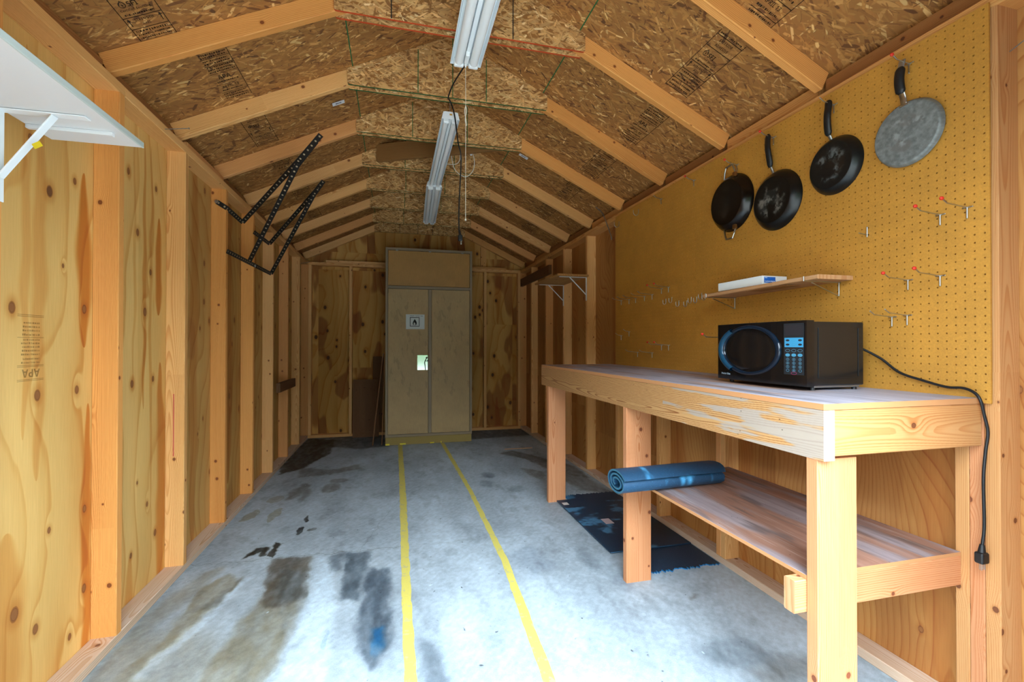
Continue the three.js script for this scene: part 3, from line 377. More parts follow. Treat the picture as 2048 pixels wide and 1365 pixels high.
// ---------------------------------------------------------------- workbench
const bench = thing('workbench', 'long wooden workbench with thick legs and low shelf below the pegboard', 'workbench', [1.45, 0, 2.27]);
{ const g = sheet(1.142, 1.748, 1.034, 1.051, 1.016, 3.53, 2.5, .62, 1, 1.14), e = M.bareEdge; add(bench, 'benchtop', g, [e, e, M.bench, e, e, e], 'worn grey-purple plywood top with bare edges');
  const ap = pixTex(2048, 128, (i, j, c) => { // plain-sawn apron: broad cathedral grain, old white paint rubbed over its near end
    const z = 1.016 + i / 2048 * 2.514, y = j / 128 * .14, d = .018 + .05 * Math.abs(z - 1.9) + .014 * Math.sin(z * 5), f = Math.hypot((y - .045 - .02 * Math.sin(z * 2.1)) * 1.4, d * .55) / .0085 + .9 * vn(z * 9, y * 40) + 1.6 * vn(z * 3.2, y * 9), t = f - Math.floor(f), late = sm(.5, .95, t) * (1 - sm(.95, 1, t)), fn = vn(z * 30, y * 900) - .5;
    let R = 186 - 46 * late + 12 * fn, G = 142 - 54 * late + 12 * fn, B = 90 - 44 * late + 12 * fn; const w = sm(.50, .62, fbm(z * 5, y * 44 + 4, 4) + .30 * (1 - sm(1.1, 1.75, z)) - .14 - (z > 1.8 ? .2 : 0)), s = hash(i >> 2, j >> 1) > .9990 ? .45 : 1; R = mix(R, 156, w * .7) * s; G = mix(G, 154, w * .7) * s; B = mix(B, 155, w * .7) * s; c[0] = R; c[1] = G; c[2] = B; });
  const ag = sheet(1.142, 1.180, .893, 1.033, 1.016, 3.53, 2.514, .14, 1.016, .893); const am = mat({ map: ap, roughness: .7 }); add(bench, 'apron', ag, [am, am, am, am, mat({ color: col(184, 164, 136), roughness: .7 }), wood.pale]);
  add(bench, 'end_rail', board(1.181, 1.748, .904, 1.033, 1.018, 1.054), wood.planed); add(bench, 'end_rail', board(1.181, 1.748, .904, 1.033, 3.49, 3.528), wood.pale);
  add(bench, 'rear_rail', board(1.712, 1.750, .944, 1.033, 1.055, 3.489), wood.pale); add(bench, 'joist', board(1.181, 1.711, .944, 1.033, 2.17, 2.208), wood.pale);
  for (const z of [1.037, 2.131, 3.36]) add(bench, 'leg', board(1.144, 1.284, 0, z < 1.1 ? .893 : .8925, z, z + .038), wood.bleached);
  const e2 = M.bareEdge; add(bench, 'shelf', sheet(1.145, 1.752, .541, .553, 1.0755, 2.1305, 2.1, .62, .6, 1.6), [e2, e2, M.shelf, e2, e2, e2]);
  add(bench, 'shelf_rail', board(1.104, 1.752, .447, .5405, 1.0756, 1.113), wood.bleached); add(bench, 'shelf_rail', board(1.12, 1.752, .492, .5405, 2.09, 2.128), wood.yellow); }

// ---------------------------------------------------------------- pegboard with its holes
{ const z0 = .9905, y0 = 1.036, n = 96, m = 48, s = .0254, r = .0030, x = 1.749, t = .006, pos = [], nor = [], uv = []; const tri = (a, b, c, N) => { const e = [b[0] - a[0], b[1] - a[1], a[2] - b[2]], f = [c[0] - a[0], c[1] - a[1], a[2] - c[2]]; if ((e[1] * f[2] - e[2] * f[1]) * N[0] + (e[2] * f[0] - e[0] * f[2]) * N[1] + (e[0] * f[1] - e[1] * f[0]) * N[2] < 0) { const w = b; b = c; c = w; } for (const q of [a, b, c]) { pos.push(q[0], q[1], -q[2]); nor.push(...N); uv.push(q[2] / .8, q[1] / .8); } };
  const K = 6, ring = [...Array(K)].map((_, k) => [Math.cos(k / K * 2 * Math.PI) * r, Math.sin(k / K * 2 * Math.PI) * r]);
  for (let i = 0; i < n; i++) for (let j = 0; j < m; j++) {
    const a = z0 + i * s, b = y0 + j * s, cz = a + s / 2, cy = b + s / 2, N = [-1, 0, 0]; const P = ring.map(q => [x - t, cy + q[1], cz + q[0]]), Q = [[x - t, b + s, a + s], [x - t, b + s, a], [x - t, b, a], [x - t, b, a + s]];
    // corners: 0 top-far,1 top-near,2 bottom-near,3 bottom-far ; ring k=0 far, 1 far-top, 2 near-top, 3 near, 4 near-bottom, 5 far-bottom
    tri(Q[0], P[1], P[0], N); tri(Q[0], Q[1], P[1], N); tri(Q[1], P[2], P[1], N); tri(Q[1], P[3], P[2], N); tri(Q[1], Q[2], P[3], N); tri(Q[2], P[4], P[3], N); tri(Q[2], P[5], P[4], N); tri(Q[2], Q[3], P[5], N); tri(Q[3], P[0], P[5], N); tri(Q[3], Q[0], P[0], N);
    for (let k = 0; k < K; k++) { const u = ring[k], v = ring[(k + 1) % K], N2 = [0, -(u[1] + v[1]), (u[0] + v[0])]; const l = Math.hypot(...N2); N2.forEach((_, q) => N2[q] /= l); const A = [x - t, cy + u[1], cz + u[0]], B = [x - t, cy + v[1], cz + v[0]], A2 = [x, A[1], A[2]], B2 = [x, B[1], B[2]]; tri(A, B, B2, N2); tri(A, B2, A2, N2); }
  }
  const E = (a, b, c, d, N) => { tri(a, b, c, N); tri(a, c, d, N); }, Z1 = z0 + n * s, Y1 = y0 + m * s; E([x - t, y0, z0], [x - t, Y1, z0], [x, Y1, z0], [x, y0, z0], [0, 0, 1]); E([x - t, Y1, z0], [x - t, Y1, Z1], [x, Y1, Z1], [x, Y1, z0], [0, 1, 0]); E([x - t, y0, Z1], [x - t, y0, z0], [x, y0, z0], [x, y0, Z1], [0, -1, 0]); E([x - t, Y1, Z1], [x - t, y0, Z1], [x, y0, Z1], [x, Y1, Z1], [0, 0, -1]);
  const g = new THREE.BufferGeometry(); g.setAttribute('position', new THREE.Float32BufferAttribute(pos, 3)); g.setAttribute('normal', new THREE.Float32BufferAttribute(nor, 3)); g.setAttribute('uv', new THREE.Float32BufferAttribute(uv, 2));
  one('pegboard', 'large golden brown pegboard panel on the right wall above the workbench', 'pegboard', g, M.peg); }
const XP = 1.743;

// ---------------------------------------------------------------- peg hooks
function pegHook(z, y, len, red, label, group) { const t = thing('peg_hook', label, 'hook', [XP - .02, y - .03, z], group), r = .0021;
  add(t, 'arm', poly([[XP + .002, y, z], [XP - len + .020, y + .008, z], [XP - len, y + .020, z]], r), M.steel);
  add(t, 'backplate', merge(poly([[XP - .004, y + .001, z - .013], [XP - .004, y + .001, z + .013]], r), poly([[XP - .006, y, z], [XP - .006, y - .032, z]], r * 1.25)), M.steel);
  if (red) add(t, 'tip_cap', (() => { const s = new THREE.SphereGeometry(.0055, 10, 8); s.scale(1.3, 1.1, 1); s.translate(XP - len - .003, y + .021, -z); return s; })(), M.redTip); return t; }
const G1 = 'peg hooks on the pegboard';
[[3.321, 1.561, .083], [3.195, 1.558, .108], [3.095, 1.558, .109], [2.97, 1.560, .113], [2.869, 1.562, .118]].forEach(([z, y, l], i) => pegHook(z, y, l, false, ['first', 'second', 'third', 'fourth', 'fifth'][i] + ' bare peg hook from the left in the upper row of five', G1));
[[2.752, 'left'], [2.671, 'right']].forEach(([z, w]) => pegHook(z, 1.59, .11, true, w + ' one of two red-tipped hooks just above the row of five bare hooks', G1));
pegHook(3.195, 1.31, .056, false, 'upper one of two short hooks at the far lower end of the pegboard', G1); pegHook(3.322, 1.283, .056, false, 'lower one of two short hooks at the far lower end of the pegboard', G1);
[[2.753, 'left'], [2.671, 'right']].forEach(([z, w]) => pegHook(z, 1.209, .108, true, w + ' one of two red-tipped hooks low on the board left of the microwave', G1));
[[3.067, 'left'], [2.87, 'right']].forEach(([z, w]) => pegHook(z, 1.156, .105, false, w + ' one of two lowest bare hooks just above the bench at its far end', G1));
pegHook(1.85, 1.242, .36, true, 'long red-tipped hook sticking out behind the microwave', G1);
[[1.118, 1.642, 'left'], [1.044, 1.645, 'right']].forEach(([z, y, w]) => pegHook(z, y, .111, true, w + ' one of two red-tipped hooks below the grey griddle pan', G1));
[[1.217, 1.44, 'left'], [1.119, 1.441, 'right']].forEach(([z, y, w]) => pegHook(z, y, .115, true, w + ' one of two red-tipped hooks right of the plank shelf', G1));
[[1.271, 1.314, 'left'], [1.22, 1.317, 'right']].forEach(([z, y, w]) => pegHook(z, y, .107, false, w + ' one of two bare hooks above the right end of the microwave', G1));
pegHook(2.756, 2.196, .062, false, 'short bare hook near the top edge of the board, left of the red one', G1); pegHook(2.404, 2.2, .063, true, 'short red-tipped hook near the top edge, left of the pans', G1);
pegHook(1.21, 2.196, .08, true, 'hook with red tip carrying the grey griddle pan', G1); pegHook(1.494, 2.196, .077, false, 'hook carrying the small black frying pan beside the griddle', G1); pegHook(1.804, 2.197, .079, true, 'hook carrying the larger black frying pan', G1); pegHook(2.045, 2.158, .078, true, 'hook carrying the black two-handled pan', G1);
function jHook(z, y, w, dep, label) { const g = poly([...[[XP + .002, y + .022, z], [XP - .003, y + .022, z], [XP - .003, y, z]], ...[...Array(7)].map((_, i) => { const a = Math.PI * (1 + i / 6); return [XP - .003 - dep / 2 + Math.cos(a + Math.PI) * dep / 2 * 1, y - Math.abs(Math.sin(a)) * w, z]; }).map(q => [q[0], q[1], q[2]]), [XP - .003 - dep, y + .014, z]], .0021); one('j_hook', label, 'hook', g, M.steel, 'curved hooks on the pegboard'); }
['first', 'second', 'third', 'fourth', 'fifth', 'sixth', 'seventh', 'eighth'].forEach((w, i) => { const [z, y] = [[2.705, 1.50], [2.637, 1.505], [2.561, 1.475], [2.479, 1.468], [2.435, 1.485], [2.383, 1.482], [2.337, 1.50], [2.305, 1.492]][i]; jHook(z, y - .006, .014, .022, w + ' curved wire hook from the left in the row beside the plank shelf'); });
jHook(3.058, 2.19, .024, .042, 'upper curved hook near the far top corner of the pegboard'); jHook(3.362, 2.178, .024, .042, 'curved hook at the far top corner of the pegboard, left of the other');
one('l_hook', 'short upturned steel hook by itself below the small frying pan', 'hook', merge(poly([[XP + .002, 1.632, 1.361], [XP - .042, 1.637, 1.361]], .0022), poly([[XP - .004, 1.625, 1.361], [XP - .004, 1.662, 1.361]], .0026)), M.steel);

// ---------------------------------------------------------------- pans on the board (bottoms towards the room)
function panBody(R, rb, dep, X, y, z) { const pr = [[0, 0], [rb * .96, 0], [rb, .0015], [mix(rb, R, .55), dep * .42], [mix(rb, R, .9), dep * .82], [R - .001, dep], [R + .0015, dep + .002], [R, dep + .004], [R - .004, dep + .003], [mix(rb, R, .85), dep * .82], [mix(rb, R, .5), dep * .46], [rb - .002, .005], [0, .004]].map(q => new THREE.Vector2(q[0], q[1]));
  const g = new THREE.LatheGeometry(pr, 56); g.rotateZ(-Math.PI / 2); const p = g.attributes.position, uv = g.attributes.uv; for (let i = 0; i < p.count; i++) uv.setXY(i, .5 - p.getZ(i) / (2.02 * R), .5 + p.getY(i) / (2.02 * R)); g.translate(X, y, -z); return g; }
function pan(label, R, rb, dep, y, z, X, m, name = 'frying_pan') { const t = thing(name, label, 'pan', [X, y - R, z], 'pans hanging on the pegboard'); add(t, 'body', panBody(R, rb, dep, X, y, z), m); return t; }
function flatBar(pts, w, th, seg = 18) { // oval bar along a curve; width along Z, thickness across it
  const c = new THREE.CatmullRomCurve3(pts.map(p => V(...p))), K = 12, pos = [], idx = [], zh = new THREE.Vector3(0, 0, 1);
  for (let i = 0; i <= seg; i++) { const p = c.getPoint(i / seg), t = c.getTangent(i / seg), x = new THREE.Vector3().crossVectors(t, zh).normalize(), e = Math.min(1, .55 + .45 * Math.min(i, seg - i) / 1.5); for (let k = 0; k < K; k++) { const a = k / K * 2 * Math.PI, q = p.clone().addScaledVector(zh, Math.cos(a) * w / 2 * e).addScaledVector(x, Math.sin(a) * th / 2 * e); pos.push(q.x, q.y, q.z); if (i) { const A = (i - 1) * K + k, B = (i - 1) * K + (k + 1) % K; idx.push(A, A + K, B, B, A + K, B + K); } } }
  for (const [o, s] of [[0, 1], [seg * K, -1]]) for (let k = 1; k + 1 < K; k++) s > 0 ? idx.push(o, o + k, o + k + 1) : idx.push(o, o + k + 1, o + k);
  const g = new THREE.BufferGeometry(); g.setAttribute('position', new THREE.Float32BufferAttribute(pos, 3)); g.setIndex(idx); g.computeVertexNormals(); g.setAttribute('uv', new THREE.Float32BufferAttribute(new Array(pos.length / 3 * 2).fill(0), 2)); return g; }
{ const t = pan('flat round grey metal griddle pan with black grip, rightmost pan', .111, .105, .014, 1.951, 1.209, 1.715, mat({ map: panTex([118, 123, 121], [150, 156, 155], [112, 110, 106], 5), roughness: .5, metalness: .15 }), 'griddle_pan');
  add(t, 'handle_neck', flatBar([[1.718, 2.05, 1.213], [1.716, 2.075, 1.2145], [1.708, 2.10, 1.216]], .022, .007), M.steel); add(t, 'grip', flatBar([[1.708, 2.09, 1.216], [1.703, 2.135, 1.218], [1.708, 2.183, 1.217]], .032, .022), M.bsoft); add(t, 'hanging_loop', flatBar([[1.708, 2.18, 1.217], [1.712, 2.195, 1.216], [1.714, 2.21, 1.215]], .024, .006), M.zinc); add(t, 'rivet_plate', rbox(1.711, 1.7155, 2.044, 2.051, 1.193, 1.225, .002), M.steel); }
{ const t = pan('small black frying pan with scorched bottom, second from the right', .115, .094, .030, 1.945, 1.488, 1.708, mat({ map: panTex([26, 28, 28], [104, 112, 114], [40, 32, 26], 2), roughness: .32, metalness: .3 }));
  add(t, 'handle', flatBar([[1.722, 2.072, 1.503], [1.712, 2.10, 1.500], [1.704, 2.15, 1.494], [1.712, 2.19, 1.496], [1.716, 2.213, 1.499]], .030, .020), M.bsoft); add(t, 'handle_ferrule', flatBar([[1.735, 2.045, 1.500], [1.730, 2.06, 1.502], [1.722, 2.076, 1.503]], .014, .008), M.zinc); }
{ const t = pan('larger black frying pan with whitish scraped bottom, touching the two-handled pan', .138, .108, .034, 1.893, 1.785, 1.704, mat({ map: panTex([20, 20, 19], [130, 130, 124], [44, 48, 48], 11), roughness: .3, metalness: .3 }));
  add(t, 'handle', flatBar([[1.722, 2.055, 1.806], [1.712, 2.09, 1.802], [1.704, 2.14, 1.803], [1.710, 2.18, 1.810], [1.715, 2.212, 1.812]], .030, .020), M.bsoft); add(t, 'handle_ferrule', flatBar([[1.735, 2.022, 1.800], [1.730, 2.04, 1.804], [1.722, 2.06, 1.806]], .013, .008), M.zinc); }
{ const t = pan('black two-handled pan with blue-grey sheen on its bottom, leftmost pan', .150, .118, .042, 1.968, 2.080, 1.696, mat({ map: panTex([24, 17, 12], [44, 42, 40], [34, 28, 24], 19), roughness: .22, metalness: .3 }), 'two_handled_pan');
  const h = (yr, s) => poly([[1.725, yr, 2.125], [1.715, yr + s * .03, 2.108], [1.712, yr + s * .052, 2.095], [1.711, yr + s * .055, 2.048], [1.714, yr + s * .03, 2.038], [1.722, yr - s * .004, 2.034]], .0045); add(t, 'loop_handle', h(2.106, 1), M.steel); add(t, 'loop_handle', h(1.828, -1), M.steel);
  for (const y of [2.104, 1.830]) add(t, 'handle_bracket', rbox(1.708, 1.722, y - .012, y + .012, 2.024, 2.046, .003), mat({ color: col(150, 110, 70), roughness: .35, metalness: .9 })); }

// ---------------------------------------------------------------- plank shelf on the pegboard
{ const t = thing('plank_shelf', 'short weathered plank shelf on two wire brackets on the pegboard', 'shelf', [1.65, 1.40, 1.77]);
  add(t, 'plank', bar([1.655, 1.477, 1.42], [1.668, 1.471, 2.115], .17, .017), wood.weather); add(t, 'dark_knot', rbox(1.585, 1.66, 1.4625, 1.4655, 1.58, 1.80, .0012), wood.brown);
  for (const [z, y] of [[1.473, 1.466], [2.06, 1.460]]) add(t, 'wire_bracket', merge(poly([[XP + .002, y, z], [1.56, y, z], [1.56, y + .016, z]], .0026), poly([[1.735, y - .002, z], [1.735, y - .056, z], [1.60, y - .006, z]], .0024)), M.steel); }
{ const t = thing('plastic_box', 'flat white plastic box with blue label on the plank shelf', 'box', [1.672, 1.484, 1.87]), m = mat({ color: col(232, 238, 238), roughness: .4 }); const fl = rbox(1.606, 1.738, 1.4865, 1.490, 1.735, 2.02, .001, 1);
  add(t, 'tray', merge(fl, rbox(1.604, 1.607, 1.4865, 1.5265, 1.733, 2.022, .001, 1), rbox(1.737, 1.740, 1.4865, 1.5265, 1.733, 2.022, .001, 1), rbox(1.604, 1.740, 1.4865, 1.5265, 1.732, 1.735, .001, 1), rbox(1.604, 1.740, 1.4865, 1.5265, 2.02, 2.023, .001, 1)), m);
  const lab = ink(256, 96, (g) => { g.fillStyle = 'rgb(20,96,190)'; g.fillRect(0, 0, 256, 96); g.fillStyle = 'rgb(200,224,244)'; g.font = 'bold 34px sans-serif'; g.fillText('Custom', 16, 82); dashes(g, 150, 82, 70, 30); g.fillRect(12, 8, 60, 10); }); decal(t, 'label', [1.645, 1.508, 1.732], [1, 0, 0], [0, 1, 0], .062, .027, lab, .0008); }

// ---------------------------------------------------------------- microwave
{ const t = thing('microwave', 'glossy black countertop microwave with oval door window on the workbench', 'microwave', [1.53, 1.051, 1.54]);
  const gloss = mat({ color: col(12, 13, 15), roughness: .12 }), side = mat({ color: col(20, 21, 22), roughness: .16 });
  add(t, 'case', rbox(1.428, 1.66, 1.068, 1.297, 1.313, 1.764, .005), side);
  { // pressed border on the near side
    const fr = (y0, y1, x0, x1) => rbox(x0, x1, y0, y1, 1.3105, 1.3135, .001, 1); add(t, 'side_rib', merge(fr(1.1, 1.275, 1.452, 1.456), fr(1.1, 1.275, 1.632, 1.636), fr(1.095, 1.1, 1.452, 1.636)), side); }
  add(t, 'base_pan', rbox(1.445, 1.65, 1.0605, 1.069, 1.322, 1.755, .002), M.zinc);
  // bowed front: door and control panel share one profile
  const front = (z0, z1) => { const s = new THREE.Shape(), N = 14, X = z => 1.401 - .016 * Math.sin(Math.PI * (z - 1.311) / .455); s.moveTo(1.430, -z0); for (let i = 0; i <= N; i++) { const z = mix(z0, z1, i / N); s.lineTo(X(z), -z); } s.lineTo(1.430, -z1); s.closePath(); const g = new THREE.ExtrudeGeometry(s, { depth: .232, bevelEnabled: true, bevelSize: .002, bevelThickness: .002, bevelSegments: 2, curveSegments: 2 }); g.rotateX(Math.PI / 2); g.scale(1, -1, 1); const a = g.index; const p = g.attributes.position; for (let i = 0; i < p.count; i += 3) { for (const at of [g.attributes.position, g.attributes.uv]) { const n = at.itemSize, A = at.array; for (let k = 0; k < n; k++) { const q = A[(i + 1) * n + k]; A[(i + 1) * n + k] = A[(i + 2) * n + k]; A[(i + 2) * n + k] = q; } } } g.computeVertexNormals(); g.computeBoundingBox(); g.translate(0, 1.0655 - g.boundingBox.min.y, 0); return g; };
  const door = add(t, 'door', front(1.4035, 1.764), gloss); add(t, 'control_panel', front(1.3115, 1.402), gloss);
  // oval recess ring and window
  const zc = 1.568, yc = 1.192, rz = .148, ry = .094; const ringG = new THREE.TorusGeometry(1, .085, 10, 64); ringG.rotateY(Math.PI / 2); ringG.scale(.10, ry, rz); ringG.translate(1.386, yc, -zc); add(door, 'oval_ring', ringG, mat({ color: col(10, 26, 40), roughness: .14 }));
  const win = new THREE.SphereGeometry(1, 40, 16); win.scale(.006, ry * .93, rz * .93); win.translate(1.3865, yc, -zc + .0); add(door, 'window', win, mat({ color: col(22, 20, 19), roughness: .1 }));
  const grip = new THREE.TorusGeometry(1, .11, 10, 40, 1.9); grip.rotateZ(-.95); grip.rotateY(Math.PI / 2); grip.scale(.12, ry * 1.04, rz * 1.06); grip.translate(1.3845, yc, -zc); add(door, 'grip', grip, mat({ color: col(16, 60, 84), roughness: .12 }));
  const key = ink(256, 640, (g) => { g.fillStyle = 'rgb(8,8,11)'; g.fillRect(0, 0, 256, 640); g.fillStyle = 'rgb(20,12,18)'; g.fillRect(20, 20, 216, 130); g.fillStyle = 'rgb(48,132,172)'; g.fillRect(10, 180, 236, 118); const ov = (x, y, rx, ry, c, f) => { g.strokeStyle = c; g.lineWidth = 4; g.beginPath(); g.ellipse(x, y, rx, ry, 0, 0, 7); f ? (g.fillStyle = c, g.fill()) : g.stroke(); };
    for (const y of [212, 266]) for (const [i, x] of [50, 128, 206].entries()) { ov(x, y, 24, 13, i === 1 ? 'rgb(40,130,160)' : 'rgb(14,20,26)', i !== 1); } for (const x of [50, 128, 206]) { ov(x, 340, 28, 16, 'rgb(70,120,140)'); ov(x, 396, 30, 20, 'rgb(60,130,160)', 1); for (let r = 0; r < 4; r++) { ov(x, 450 + r * 46, 18, 16, 'rgb(66,124,150)'); g.fillStyle = 'rgb(120,180,200)'; g.font = 'bold 20px sans-serif'; const n = r * 3 + [50, 128, 206].indexOf(x) + 1; if (r < 3) g.fillText(String(n), x - 6, 457 + r * 46); else if (x === 128) g.fillText('0', x - 6, 595); } } ov(128, 622, 34, 16, 'rgb(150,30,80)'); });
  decal(t, 'keypad', [1.3955, 1.199, 1.3575], [.105, 0, -1], [0, 1, 0], .080, .186, key, .0032);
  decal(door, 'lettering', [1.3940, 1.0895, 1.708], [-.10, 0, -1], [0, 1, 0], .062, .014, ink(256, 56, (g) => { g.fillStyle = 'rgb(190,214,228)'; g.font = 'bold 42px sans-serif'; g.fillText('Proctor Silex', 2, 42); }), .0022);
  for (const [x, z] of [[1.45, 1.335], [1.45, 1.74], [1.64, 1.335], [1.64, 1.74]]) add(t, 'foot', cyl([x, 1.051, z], [x, 1.0615, z], .009, .008, 12), M.bsoft);
  const c = add(t, 'power_cord', tube([[1.655, 1.21, 1.40], [1.70, 1.212, 1.385], [1.729, 1.167, 1.31], [1.732, 1.117, 1.243], [1.732, 1.093, 1.164], [1.731, 1.078, 1.098], [1.730, 1.079, 1.055], [1.726, 1.068, 1.022], [1.722, 1.045, 1.004], [1.733, 1.003, 1.002], [1.745, .949, 1.000], [1.738, .889, 1.002], [1.725, .807, 1.0], [1.727, .671, 1.0], [1.718, .605, 1.0]], .0042, 110), M.bsoft);
  add(c, 'plug', merge(cyl([1.718, .612, 1.0], [1.716, .588, 1.0], .006, .010), rbox(1.700, 1.731, .556, .590, .988, 1.012, .006)), M.bsoft); add(c, 'prong', merge(rbox(1.708, 1.7095, .537, .557, .995, 1.003, .0005, 1), rbox(1.721, 1.7225, .537, .557, .995, 1.003, .0005, 1)), M.steel); }

// ---------------------------------------------------------------- rubber mats under the bench
function ragged(x0, x1, z0, z1, y, th, jag, sides) { // a mat with cut, crumbling edges on the named sides
  const s = new THREE.Shape(), pts = [], E = (a, b, n, j) => { for (let i = 0; i < n; i++) { const t = i / n, k = j ? (rnd() - .5) * jag : 0; pts.push([mix(a[0], b[0], t) + (a[0] === b[0] ? k : 0), mix(a[1], b[1], t) + (a[1] === b[1] ? k : 0)]); } };
  E([x0, z0], [x1, z0], 60, sides.includes('n')); E([x1, z0], [x1, z1], 50, sides.includes('r')); E([x1, z1], [x0, z1], 60, sides.includes('f')); E([x0, z1], [x0, z0], 50, sides.includes('l'));
  pts.forEach((q, i) => i ? s.lineTo(q[0], q[1]) : s.moveTo(q[0], q[1])); s.closePath(); const g = new THREE.ExtrudeGeometry(s, { depth: th, bevelEnabled: false }); g.rotateX(-Math.PI / 2); g.translate(0, y, 0); return g; }
one('rubber_mat', 'larger black rubber mat with torn edges lying lowest on the floor', 'mat', ragged(1.302, 1.742, 2.19, 3.47, .0005, .006, .03, 'nfl'), [M.rubber, mat({ color: col(20, 104, 156), roughness: .6 })]);  // cut edge is painted with the same sky blue
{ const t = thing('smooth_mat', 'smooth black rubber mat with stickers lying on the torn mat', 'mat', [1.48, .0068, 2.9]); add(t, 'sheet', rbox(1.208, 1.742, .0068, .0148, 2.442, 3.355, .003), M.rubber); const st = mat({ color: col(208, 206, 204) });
  add(t, 'sticker', rbox(1.225, 1.268, .0148, .0153, 3.24, 3.29, .0002, 1), st); add(t, 'sticker', rbox(1.37, 1.43, .0148, .0153, 2.83, 2.92, .0002, 1), mat({ color: col(190, 176, 180) })); }
{ // rolled-up mat: a flattened spiral swept along X
  const t = thing('rolled_mat', 'rolled up black rubber mat with reflected sky blue in its colour, lying across the low bench shelf', 'mat', [1.22, .553, 1.885]); const pts = [], N = 130, turns = 2.6, th = .0085; const P = (a, o) => { const k = a / (2 * Math.PI * turns), r = mix(.30, 1, k), sag = 1; return [1.888 + (.094 * r + o) * Math.cos(a - 1.1) * 1.0, .6115 + (.058 * r + o) * Math.sin(a - 1.1) * sag]; };
  const s = new THREE.Shape(); for (let i = 0; i <= N; i++) { const a = i / N * 2 * Math.PI * turns, q = P(a, 0); i ? s.lineTo(q[0], q[1]) : s.moveTo(q[0], q[1]); } for (let i = N; i >= 0; i--) { const a = i / N * 2 * Math.PI * turns, q = P(a, -th); s.lineTo(q[0], q[1]); } s.closePath();
  const g = new THREE.ExtrudeGeometry(s, { depth: .53, bevelEnabled: false, steps: 24 }); // shape x = Z, y = Y, depth -> X
  const p = g.attributes.position; for (let i = 0; i < p.count; i++) { const Z = p.getX(i), Y = p.getY(i), X = .955 + p.getZ(i), e = Math.max(0, (X - 1.42) / .065); p.setXYZ(i, X + (X > 1.47 ? (vn(Z * 90, Y * 90) - .5) * .02 : 0), Y - .001 * e, -(Z + (X - 1.2) * .055)); } g.computeVertexNormals(); g.computeBoundingBox(); g.translate(0, .5535 - g.boundingBox.min.y, 0);
  add(t, 'roll', g, [mat({ color: col(52, 104, 128), roughness: .6 }), mat({ map: skyTintRubberTex, color: new THREE.Color(1.2, 1.5, 1.5), roughness: .5 })]); }  // roll and its ends carry the sky reflection as a blue tint

